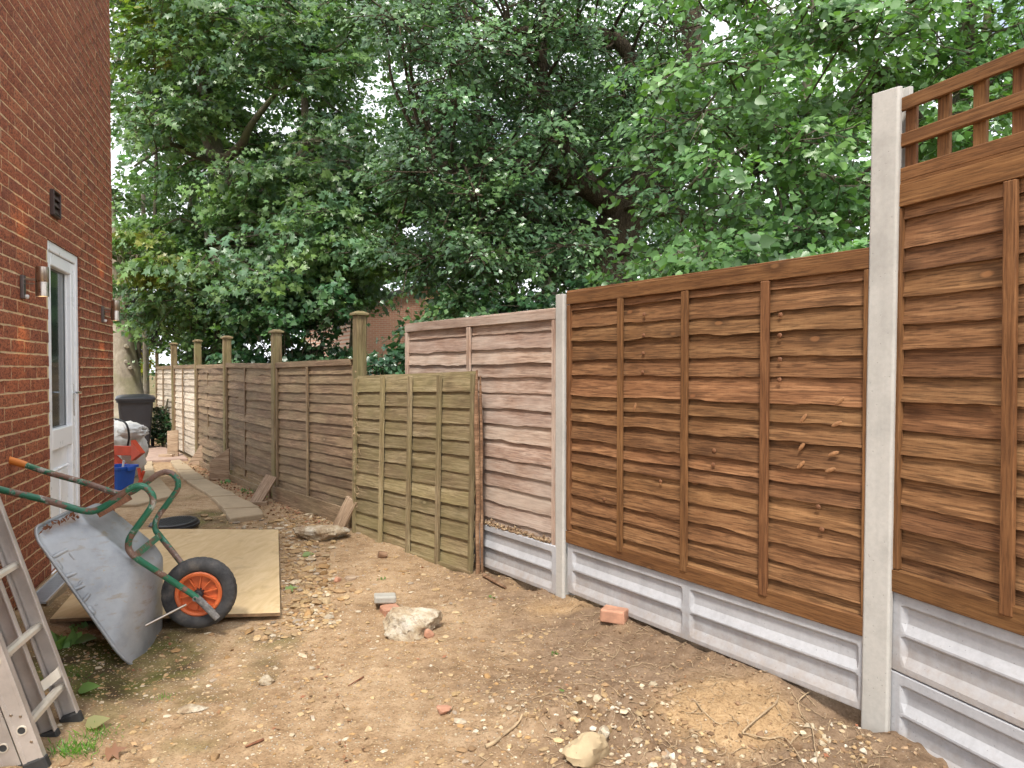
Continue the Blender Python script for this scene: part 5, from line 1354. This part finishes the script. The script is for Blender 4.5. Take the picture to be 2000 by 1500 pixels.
# lime-like tree with heart-shaped leaves close behind the new fence
okL = lambda a, b: a > 1245 + .9 * max(0, 330 - b) * .35 + 40 * math.sin(b / 45.0) - (0 if b > 330 else 60)
cl = clump_field(104, (1235, 2120), (-130, 545), (5.7, 8.6), (.38, .66), 17, rs, okL, [(1425, 195, 34, 40), (1500, 200, 40, 26), (1355, 330, 26, 22), (1600, 335, 26, 26), (1245, 400, 62, 85)])
cl += clump_field(16, (1250, 1720), (400, 570), (5.2, 6.6), (.35, .5), 17, rs, lambda a, b: b > 470 - (a - 1250) * .1)
cl += clump_field(12, (1700, 2600), (-700, 420), (5.5, 8.5), (.5, .8), 14, rs)
tb = at(1900, 700, 8.3)
tree('lime_tree', 'bright green heart-leaved tree overhanging the new brown fence', [((tb.x, 8.4, -.1), .20), ((tb.x + .1, 8.4, 1.6), .17), ((tb.x - .1, 8.3, 3.2), .14), ((tb.x - .2, 8.2, 5.0), .09), ((tb.x - .1, 8.0, 6.6), .04)],
     [[((tb.x, 8.4, 2.2), .09), (at(1700, 380, 7.6), .05), (at(1480, 330, 7.0), .025)], [((tb.x - .1, 8.3, 3.4), .08), (at(1700, 120, 7.6), .05), (at(1450, 60, 7.0), .02)]],
     cl, 'heart', 15, .074, G_LIME, 'bark_grey', 3, droop=.28, jitter=.5, bough=1.6)

# oak in the middle: heavy leaning trunk, limbs out both ways
gapsO = [(735, 180, 30, 62), (700, 320, 22, 26), (1180, 20, 45, 28), (760, 420, 26, 30), (1040, 395, 36, 30), (860, 545, 24, 22), (1260, 545, 36, 18), (775, 610, 60, 50)]
okO = lambda a, b: (b < 430 or a < 960 + (b - 430) * .3 or a > 1010)
nearT = lambda q: [c_ for c_ in q if not (c_[0][1] < 12.6 and abs(1000 + FPX * c_[0][0] / c_[0][1] - 1222) < 88 and 320 < 723 - FPX * (c_[0][2] - CAM_H) / c_[0][1] < 545)]
cl = clump_field(160, (745, 1340), (-120, 520), (9.6, 13.8), (.50, .85), 20, rs, okO, gapsO)
cl += clump_field(34, (830, 1190), (330, 590), (10.5, 13.0), (.45, .7), 20, rs, None, gapsO)
cl += clump_field(16, (600, 1700), (-900, -120), (9.5, 15), (.8, 1.2), 16, rs)
cl = nearT(cl); T0 = at(1165, 700, 12.0)
tree('oak_tree', 'dark oak with a thick leaning trunk behind the pink panel', [((T0.x - .1, 12.0, -.1), .52), (tuple(at(1175, 610, 12.0)), .46), (tuple(at(1188, 500, 12.0)), .42), (tuple(at(1225, 410, 11.9)), .36), (tuple(at(1290, 325, 11.7)), .27), (tuple(at(1345, 220, 11.5)), .22), (tuple(at(1352, 90, 11.4)), .17), (tuple(at(1345, -120, 11.4)), .10)],
     [[(tuple(at(1215, 425, 11.9)), .20), (tuple(at(1150, 370, 11.5)), .17), (tuple(at(1040, 330, 11.2)), .13), (tuple(at(900, 322, 11.0)), .10), (tuple(at(800, 345, 10.9)), .05)],
      [(tuple(at(1195, 470, 11.9)), .18), (tuple(at(1120, 440, 12.2)), .12), (tuple(at(1060, 470, 12.3)), .10), (tuple(at(1020, 540, 12.3)), .06)],
      [(tuple(at(1290, 325, 11.7)), .15), (tuple(at(1230, 110, 11.4)), .12), (tuple(at(1140, 60, 11.2)), .08), (tuple(at(1000, 60, 11)), .05)],
      [(tuple(at(1170, 380, 11.6)), .12), (tuple(at(1080, 240, 11.5)), .10), (tuple(at(1060, 120, 11.5)), .07), (tuple(at(1070, -30, 11.5)), .04)],
      [(tuple(at(1240, 400, 11.9)), .14), (tuple(at(1330, 420, 12.2)), .11), (tuple(at(1420, 470, 12.6)), .08)]],
     cl, 'oak', 20, .108, G_OAK, 'bark_oak', 5, droop=.22, flat=.6, jitter=.5, mat='leaf_dark', twig_r=.012)

# maple on the left
gapsM = [(238, 215, 24, 75), (232, 90, 16, 40), (735, 175, 34, 70), (455, 300, 16, 16), (505, 560, 22, 13), (360, 385, 26, 12), (690, 440, 30, 18), (560, 415, 30, 12), (770, 612, 98, 54)]
cl = clump_field(185, (252, 735), (-120, 620), (12.6, 17.5), (.55, 1.0), 21, rs, lambda a, b: a > 235 + .0 * b, gapsM)
cl += clump_field(26, (260, 720), (-60, 200), (14.5, 17.5), (.7, 1.0), 20, rs, None, gapsM[:3])
cl += clump_field(44, (470, 800), (330, 600), (12.5, 15.5), (.55, .9), 20, rs, None, gapsM)
cl += clump_field(14, (-500, 760), (-900, -120), (13, 19), (.9, 1.4), 14, rs)
T0 = at(440, 700, 15.0)
tree('maple_tree', 'tall mid-green maple behind the old fence at left', [((T0.x, 15.0, 0), .30), (tuple(at(450, 560, 15.0)), .26), (tuple(at(462, 420, 15.0)), .23), (tuple(at(425, 310, 15.0)), .19), (tuple(at(405, 235, 15)), .16), (tuple(at(390, 60, 15)), .11), (tuple(at(380, -150, 15)), .07)],
     [[(tuple(at(425, 318, 15)), .11), (tuple(at(470, 285, 14.6)), .095), (tuple(at(490, 245, 14.4)), .07), (tuple(at(540, 180, 14.2)), .04)], [(tuple(at(425, 320, 15)), .09), (tuple(at(372, 300, 14.4)), .06), (tuple(at(330, 283, 14.0)), .045), (tuple(at(262, 325, 13.6)), .02)],
      [(tuple(at(455, 420, 15)), .10), (tuple(at(410, 440, 14.5)), .07), (tuple(at(405, 480, 14.3)), .04)], [(tuple(at(460, 400, 15)), .12), (tuple(at(590, 300, 14.8)), .10), (tuple(at(595, 200, 14.8)), .08), (tuple(at(600, 40, 14.8)), .05)]],
     cl, 'maple', 17, .132, G_MAPLE, 'bark_grey', 9, droop=.34, flat=.5, jitter=.42, twig_r=.012)
# yellowing low sprays of a second maple at the left
cl = clump_field(8, (255, 340), (455, 545), (12.8, 15), (.35, .6), 14, rs) + clump_field(9, (235, 420), (0, 120), (14, 16), (.5, .8), 14, rs)
T1 = at(268, 720, 16.5)
tree('maple_sapling', 'thin maple with yellowing leaves near the pale leaning trunk', [((T1.x, 16.5, 0), .05), (tuple(at(275, 560, 16.0)), .045), (tuple(at(300, 450, 15.5)), .04), (tuple(at(305, 250, 15.5)), .035), (tuple(at(300, 60, 15.5)), .02)], [], cl, 'maple', 14, .15, [(.15, .23, .06), (.20, .26, .06), (.24, .25, .07), (.12, .22, .06)], 'bark_grey', 12, droop=.34, jitter=.42)

# pale leaning trunk at the far left, crown hidden by the house, and the slender straight one
cl = clump_field(22, (60, 262), (380, 520), (15, 18), (.6, .9), 14, rs) + clump_field(14, (60, 250), (-60, 120), (15, 18), (.7, 1.1), 13, rs)
tree('beech_tree', 'thick pale leaning trunk with knots behind the black bin', [(tuple(at(250, 815, 16.0)), .39), (tuple(at(247, 760, 16)), .345), (tuple(at(240, 690, 16)), .27), (tuple(at(233, 630, 16)), .20), (tuple(at(229, 570, 16)), .20), (tuple(at(231, 520, 16)), .21), (tuple(at(215, 440, 16)), .16), (tuple(at(190, 250, 16)), .1)],
     [[(tuple(at(236, 610, 15.9)), .085), (tuple(at(247, 575, 15.8)), .08), (tuple(at(259, 545, 15.8)), .06), (tuple(at(268, 500, 15.8)), .04)]] +
     [[(tuple(at(a, b, 15.80)), .055), (tuple(at(a + 1, b + 1, 15.62)), .035)] for a, b in ((247, 676), (246, 706), (254, 718))],
     cl, 'diamond', 12, .13, [(.09, .16, .05), (.07, .13, .045)], 'bark_pale', 15, jitter=.5)
cl = clump_field(12, (250, 340), (470, 545), (16.8, 18), (.4, .6), 12, rs)
tree('slender_tree', 'slender pale straight trunk right of the leaning one', [(tuple(at(286, 770, 17.2)), .072), (tuple(at(284, 660, 17.2)), .066), (tuple(at(281, 540, 17.2)), .06), (tuple(at(280, 380, 17.2)), .05)], [], cl, 'maple', 12, .14, G_MAPLE, 'bark_pale', 16)
# far wood seen between the nearer crowns
for (lab, a0, a1, b0, b1, n_, px_c, pal, sd, gp_) in (('broad dark tree far behind the left maple', 245, 560, -20, 640, 90, 420, G_MAPLE, 81, gapsM[:3]), ('broad dark tree far behind maple and oak', 520, 900, -60, 560, 80, 690, G_OAK, 82, gapsM[:3] + gapsO[:3] + [(775, 600, 80, 60)]),
                                          ('broad dark tree far behind the leaning oak trunk', 880, 1320, -60, 600, 66, 1060, G_OAK, 83, [gapsO[2], gapsO[4]])):
    r_ = np.random.default_rng(sd); cl = clump_field(n_, (a0, a1), (b0, b1), (19, 23), (.9, 1.4), 15, r_, None, gp_); b = at(px_c, 720, 21)
    tree('far_tree', lab, [((b.x, 21, 0), .3), ((b.x + .2, 21, 4), .22), ((b.x, 21, 9), .1)], [], cl, 'diamond', 14, .19, pal, 'bark_grey', sd, 'trees of the wood beyond the fences', droop=.25, jitter=.55, bough=0, twigs=False)
def far_tree(label, px, Y, h, rx, n, seed, pal=G_OAK, name='far_tree', size=.26):
    b = at(px, 720, Y); r_ = np.random.default_rng(seed); cl = []
    for _ in range(n):
        q = r_.normal(0, .5, 3); cl.append(((b.x + q[0] * rx, Y + q[1] * rx * .7, h * .56 + q[2] * h * .36), r_.uniform(.9, 1.5), int(12 * r_.uniform(.7, 1.3))))
    cl = [c_ for c_ in cl if c_[0][2] > .8]
    tree(name, label, [((b.x, Y, 0), .28), ((b.x, Y, h * .5), .2), ((b.x + .3, Y, h * .9), .06)], [], cl, 'diamond', 11, size, pal, 'bark_grey', seed, 'trees of the wood beyond the fences', droop=.25, jitter=.6, bough=0, twigs=False)
far_tree('far tree behind the left maple, left of the capped posts', 380, 25, 13, 3.6, 44, 71, G_MAPLE)
far_tree('far tree behind the gap between maple and oak', 640, 36, 15, 3.8, 40, 72, G_MAPLE)
far_tree('far tree behind the oak crown', 1000, 24, 13, 3.8, 60, 73)
far_tree('far tree behind the oak trunk', 1230, 23, 13, 3.8, 60, 74)
far_tree('far tree behind the heart-leaved tree', 1560, 19, 12, 3.6, 62, 75, G_LIME)
far_tree('far tree behind the trellis panel', 1900, 18, 12, 3.6, 56, 76, G_LIME)
cl = clump_field(14, (235, 300), (560, 670), (19, 21), (.5, .9), 16, rs)
b = at(268, 720, 20.5); tree('purple_tree', 'dark purple-leaved tree behind the slender trunk', [((b.x, 20.5, 0), .12), ((b.x, 20.5, 2), .1), ((b.x, 20.5, 3.4), .05)], [], cl, 'diamond', 16, .13, [(.055, .038, .05), (.045, .035, .045), (.065, .045, .055)], 'bark_grey', 31)
# shrubs
def shrub(name, label, pxr, pyr, Yr, n, rr, size, pal, seed, shape='diamond', per=14, ns=16, mat='leaf_dark', ok=None, gaps=()):
    r_ = np.random.default_rng(seed); cl = clump_field(n, pxr, pyr, Yr, rr, ns, r_, ok, gaps, .12)
    a = (pxr[0] + pxr[1]) / 2; Y = sum(Yr) / 2; b = at(a, 730, Y); z = gz(b.x, b.y)
    return tree(name, label, [((b.x, Y, z), .03), ((b.x, Y, z + .4), .025), ((b.x + .1, Y, z + .9), .015)], [], cl, shape, per, size, pal, 'bark_grey', seed, droop=.25, jitter=.6, mat=mat, cat='shrub', twig_r=.005)
shrub('laurel_shrub', 'dense dark shrub behind the middle posts of the old fence', (455, 690), (560, 730), (12.2, 14.2), 44, (.40, .65), .10, G_DARK + G_OAK[:2], 51, 'heart', 14, 16, gaps=[(605, 645, 26, 36), (672, 645, 24, 40)])
shrub('holly_shrub', 'brighter green shrub behind the far posts of the old fence', (296, 470), (470, 735), (13.8, 15.8), 50, (.40, .65), .10, G_MAPLE + [(.09, .2, .035)], 52, 'diamond', 14, 16, 'leaf')
shrub('ivy_clump', 'ivy mound in the gap between timber post and pink panel', (700, 812), (668, 800), (7.0, 7.9), 20, (.16, .28), .062, G_DARK + [(.05, .12, .05)], 53, 'heart', 13, 14, ok=lambda a, b: b > 668 + 26 * abs(math.sin(a / 21.0)))
shrub('understorey_shrub', 'dark leafy understorey below the oak behind the pink panel', (830, 1180), (560, 680), (9.5, 12), 40, (.35, .6), .10, G_OAK + G_DARK, 54, 'diamond', 13, 15, ok=lambda a, b: b > 560 + max(0, 905 - a) * .9)
shrub('pale_shrub', 'pale-leaved shrub seen low between oak and pink panel', (845, 885), (548, 640), (19, 21), 9, (.4, .7), .12, [(.30, .33, .12), (.36, .36, .16), (.24, .30, .10)], 55, 'diamond', 12, 14, 'leaf')
shrub('bin_shrub', 'small dark box shrub between the bin and the pale fence', (300, 334), (798, 878), (12.9, 13.15), 30, (.11, .17), .038, G_DARK + [(.06, .075, .03)], 56, 'diamond', 14, 14)
shrub('yellow_shrub', 'yellow-leaved shrub between the leaning and the slender trunks', (258, 290), (675, 735), (19, 19.8), 9, (.25, .4), .09, [(.50, .48, .03), (.58, .55, .05), (.42, .46, .04)], 57, 'diamond', 14, 14, 'leaf')

# ------------------------------------------------------------------ neighbouring brick house in the gap
HY = 27.0; p0 = at(690, 604, HY); pa = at(842, 556, HY + 1.5)
nh = empty('brick_house', (p0.x, HY, 0), math.atan2(1.5, pa.x - p0.x), 'distant orange brick gable seen through the gap under the oak', 'house')
w2 = math.hypot(pa.x - p0.x, 1.5); he, ha = p0.z - .0, pa.z
m = MB(); pr = [(0, 0), (2 * w2, 0), (2 * w2, he), (w2, ha), (0, he)]; n = 5
m.add([(x, 0, z) for x, z in pr] + [(x, 8, z) for x, z in pr], [tuple(range(n)), tuple(range(2 * n - 1, n - 1, -1))] + [(i, n + i, n + (i + 1) % n, (i + 1) % n) for i in range(n)])
m.build('wall', M['far_brick'], nh)
m = MB(); sl_ = (ha - he) / w2
for s_ in (0, 1):
    a = (-.35, he - .35 * sl_ + .03) if s_ == 0 else (2 * w2 + .35, he - .35 * sl_ + .03); b = (w2, ha + .03)
    V = [(a[0], -.25, a[1]), (b[0], -.25, b[1]), (b[0], 8.2, b[1]), (a[0], 8.2, a[1])]; V += [(x, y, z + .16) for x, y, z in V]
    m.add(V, [(0, 1, 2, 3), (7, 6, 5, 4), (0, 4, 5, 1), (1, 5, 6, 2), (2, 6, 7, 3), (3, 7, 4, 0)])
m.build('roof', M['roof'], nh)
wh = empty('white_house', at(660, 720, 32), R(8), 'far white rendered house wall glimpsed left of the brick gable', 'house'); wh.location.z = 0
m = MB(); m.box((.3, 2, 1.5), (2.2, 4, 3.4)); m.build('wall', M['render_white'], wh)
m = MB(); m.add([(-1.0, -.2, 3.2), (1.6, -.2, 3.2), (1.6, 4.2, 3.2), (-1.0, 4.2, 3.2), (.3, -.2, 4.0), (.3, 4.2, 4.0)], [(0, 1, 4), (2, 3, 5), (0, 4, 5, 3), (1, 2, 5, 4), (3, 2, 1, 0)]); m.build('roof', M['roof'], wh)

# ------------------------------------------------------------------ fallen leaves, weeds, grass tufts, roots
def ground_leaves(name, label, x, y, size, pal, shape, curl=.5, lift=.004, mat='litter', cat='leaves'):
    n = len(x); z = ground_h(x, y) + lift; az = rg.uniform(0, 2 * np.pi, n)
    A = np.stack([np.cos(az), np.sin(az), rg.normal(0, curl * .5, n)], 1); N = np.stack([rg.normal(0, curl, n), rg.normal(0, curl, n), np.ones(n)], 1)
    c_ = np.array(pal)[rg.integers(0, len(pal), n)] * rg.uniform(.7, 1.2, (n, 1))
    o = link(name, leaf_mesh(name, np.stack([x, y, z + np.abs(A[:, 2]) * size * .4], 1), A, N, size, shape, c_, M[mat])); return tag(o, label, cat, kind='stuff')
LIT = [(.28, .15, .075), (.36, .23, .12), (.20, .105, .055), (.44, .31, .17), (.33, .13, .07)]
x, y = scatter(4200, (-3.6, 1.4), (2.3, 8.5), lambda x, y: .08 + .5 * np.exp(-(((x + 2.05) / .35) ** 2 + ((y - 3.75) / .35) ** 2)) * 2 + 1.2 * np.exp(-((((x + 1.15) + (y - 4.05) * .33) / .12) ** 2)) * (y < 6.4) + .25 * sstep(.2, .8, x))
ground_leaves('fallen_leaves', 'dry brown leaf litter scattered over the yard', x, y, rg.uniform(.012, .034, len(x)), LIT, 'oak', .5)
# litter against the old fence foot
k_ = rg.integers(0, 3, 1100); tt = rg.uniform(0, 1, 1100); oo = np.abs(rg.normal(.10, .13, 1100)) + .03
OPn = np.array(OP); a_ = OPn[k_]; b_ = OPn[k_ + 1]; dd = norm(a_ - b_); nn_ = np.stack([dd[:, 1], -dd[:, 0]], 1)
q = b_ + (a_ - b_) * tt[:, None] + nn_ * (oo + .05)[:, None]
ground_leaves('fallen_leaves', 'red-brown leaf litter drifted along the foot of the old fence', q[:, 0], q[:, 1], rg.uniform(.02, .05, 1100), LIT + [(.36, .16, .09)], 'oak', .6, .006)
def one_leaf(label, px, py, size, col, shape, az, tilt=.25, name='fallen_leaf'):
    g = on_ground(px, py, 0); z = gz(g.x, g.y)
    me = leaf_mesh(name, np.array([[0, 0, .008]]), np.array([[math.cos(az), math.sin(az), .12]]), np.array([[tilt, -.2, 1.0]]), np.array([size]), shape, np.array([col]), M['leaf'])
    return tag(link(name, me, None, None, (g.x, g.y, z + .006)), label, 'leaf')
one_leaf('flat green leaf on the damp earth below the barrow', 152, 1349, .085, (.10, .20, .05), 'heart', .3)
one_leaf('large dull green leaf in the shade under the tub', 148, 1264, .10, (.12, .21, .07), 'heart', .1)
one_leaf('curled brown leaf near the ladder foot', 205, 1464, .075, (.25, .13, .08), 'maple', .6, .6)
one_leaf('grey-green leaf beside the ladder rubber foot', 166, 1418, .085, (.27, .27, .13), 'heart', .6)
one_leaf('small green leaf on the bare soil in front of the brown panel', 1101, 1360, .028, (.14, .24, .07), 'heart', 2.4, .5)
one_leaf('green leaf lying on the stones by the plywood edge', 590, 1080, .09, (.22, .30, .12), 'heart', 0.2)
one_leaf('pale green leaf low beside the plywood corner', 557, 1150, .08, (.20, .30, .10), 'maple', .4)
def tuft(name, label, px, py, n, h, spread, pal, seed, shape='diamond', wid=.16, cat='weed', mat='leaf'):
    r_ = np.random.default_rng(seed); g = on_ground(px, py, 0); z = gz(g.x, g.y)
    P = np.stack([r_.normal(0, spread, n), r_.normal(0, spread, n), np.zeros(n)], 1); P[:, 2] = ground_h(P[:, 0] + g.x, P[:, 1] + g.y) - z
    A = np.stack([r_.normal(0, .55, n), r_.normal(0, .55, n), np.ones(n) * .8], 1); N = np.stack([r_.normal(0, 1, n), r_.normal(0, 1, n), np.ones(n) * .3], 1)
    s = h * r_.uniform(.5, 1.2, n); LVs, LFs = LEAF[shape]; c_ = np.array(pal)[r_.integers(0, len(pal), n)] * r_.uniform(.8, 1.2, (n, 1))
    me = leaf_mesh(name, P, A, N, s, shape, c_, M[mat])
    if shape == 'diamond' and wid < .3:
        co = np.empty(len(me.vertices) * 3, np.float32); me.vertices.foreach_get('co', co); co = co.reshape(n, 4, 3)
        mid = co[:, [0, 2]].mean(1, keepdims=True); co[:, [1, 3]] = mid + (co[:, [1, 3]] - mid) * wid; me.vertices.foreach_set('co', co.ravel()); me.update()
    return tag(link(name, me, None, None, (g.x, g.y, z)), label, cat, kind='stuff' if cat == 'grass' or 'moss' in name else None)
GG = [(.10, .24, .03), (.13, .30, .04), (.08, .20, .03)]
tuft('grass_tuft', 'small bright grass tuft beside the ladder foot', 172, 1452, 120, .035, .035, GG, 1, cat='grass')
tuft('grass_tuft', 'grass tuft right of the ladder feet', 190, 1428, 110, .035, .04, GG, 2, cat='grass')
tuft('grass_tuft', 'grass tuft at the front edge by the ladder', 130, 1462, 110, .04, .035, GG, 3, cat='grass')
tuft('grass_tuft', 'tiny grass tuft in the gravel before the tub', 320, 1347, 60, .022, .022, GG, 4, cat='grass')
tuft('moss_tuft', 'moss and weeds in the damp shade under the tub', 132, 1330, 130, .035, .055, [(.06, .13, .03), (.08, .16, .03)], 5, cat='weed')
tuft('seedling', 'broad-leaved seedling in the shade between ladder and tub', 112, 1275, 12, .07, .03, [(.16, .30, .08), (.20, .36, .12)], 6, 'heart', cat='weed')
tuft('seedling', 'little round-leaved weed under the plywood edge', 158, 1232, 14, .035, .03, [(.16, .30, .12), (.22, .36, .16)], 7, 'heart', cat='weed')
tuft('seedling', 'pale green seedling in front of the inspection cover', 337, 1052, 10, .075, .015, [(.22, .36, .12), (.28, .42, .16)], 8, 'diamond', .5, cat='weed')
tuft('seedling', 'green weed at the foot of the third old fence post', 440, 940, 8, .06, .04, [(.10, .22, .09), (.13, .27, .11)], 9, 'maple', cat='weed')
tuft('seedling', 'straggling weed along the second old fence panel', 492, 955, 12, .06, .09, [(.10, .22, .09), (.13, .27, .11)], 10, 'maple', cat='weed')
tuft('seedling', 'weed growing at the foot of the second old fence post', 530, 965, 9, .06, .04, [(.12, .25, .08), (.15, .3, .1)], 11, 'maple', cat='weed')
tuft('seedling', 'weed beside the fourth old fence post brace', 383, 905, 8, .08, .04, [(.10, .22, .09)], 12, 'maple', cat='weed')
tuft('seedling', 'tiny weed on the soil before the green panel', 745, 1128, 6, .022, .010, [(.14, .22, .07)], 13, 'heart', cat='weed')
tuft('seedling', 'tiny weed on the soil left of the short concrete post', 962, 1160, 6, .02, .010, [(.14, .22, .07)], 14, 'heart', cat='weed')
tuft('seedling', 'small weed on the bare soil before the brown panel', 1083, 1272, 6, .02, .010, [(.12, .21, .07)], 15, 'heart', cat='weed')
# fine roots and twigs over the dug soil
m = MB(); r = random.Random(9)
for k in range(1150):
    x = r.uniform(-.7, 1.4); y = 2.45 * (5.4 / 2.45) ** r.random()
    if not bool(yard_ok(np.array([x]), np.array([y]), .03)[0]) or x + .18 * (y - 3) < r.uniform(-.6, .35): continue
    a = r.uniform(0, 6.28); L = r.uniform(.025, .12); P = []
    for j in range(5):
        P.append((x, y)); a += r.uniform(-.6, .6); x += math.cos(a) * L / 4; y += math.sin(a) * L / 4
    z = ground_h([p[0] for p in P], [p[1] for p in P]); r0 = r.uniform(.0007, .0019)
    m.tube([(p[0], p[1], zz + .002 + r.uniform(0, .008)) for p, zz in zip(P, z)], [r0] * 4 + [r0 * .5], 4, cap=False)
tag(m.build('fine_roots', M['twig'], None), 'fine dry roots and twigs littering the dug soil along the fence', 'roots', kind='stuff')
m = MB(); r = random.Random(10)                                   # soil spilled on the ledge under the pink panel
PD = (PBq - PA).normalized(); 
x = []; y = []; zz = []
n = 420; tq = rg.uniform(.95, 1.9, n); V = icv[None] * rg.uniform(.003, .011, (n, 1, 1)) * (1 + rg.uniform(-.3, .3, (n, 12, 1)))
base = np.array([[PA.x + PD.x * t_ + FN.x * o_, PA.y + PD.y * t_ + FN.y * o_, .314 + h_] for t_, o_, h_ in zip(tq, rg.uniform(.015, .045, n), np.abs(rg.normal(0, .014, n)))])
V = V + base[:, None]; F = (icf[None] + (np.arange(n) * 12)[:, None, None]).reshape(-1, 3)
pal = np.array([(.26, .17, .10), (.20, .13, .08), (.36, .26, .16)])[rg.integers(0, 3, n)]
tag(link('spilled_soil', np_mesh('spilled_soil', V.reshape(-1, 3), F, M['stones'], True, 40, np.repeat(pal, 12, 0))), 'soil and debris spilled on the ledge under the pink panel', 'soil', kind='stuff')
# dry ivy stems clinging to the green panel
for (a, b, s_, lab) in ((692, 880, 3, 'dry ivy stems clinging to the left edge of the green panel'), (742, 935, 4, 'small dry ivy tuft on the first batten of green panel')):
    c0 = at(a, b, 6.22 if s_ == 3 else 5.95); m = MB(); r = random.Random(s_); Hh = .35 if s_ == 3 else .06
    for k in range(26 if s_ == 3 else 12):
        p = Vector((r.uniform(-.012, .03), r.uniform(-.01, .01), r.gauss(0, Hh))); Q = [p]
        for j in range(4): p = p + Vector((r.uniform(-.015, .022), r.uniform(-.012, .006), r.uniform(-.03, .02))); Q.append(p)
        m.tube(Q, [.0035, .003, .0025, .002, .001], 4, cap=False)
    tag(m.build('dry_ivy', M['twig'], None, None, False, c0), lab, 'ivy')
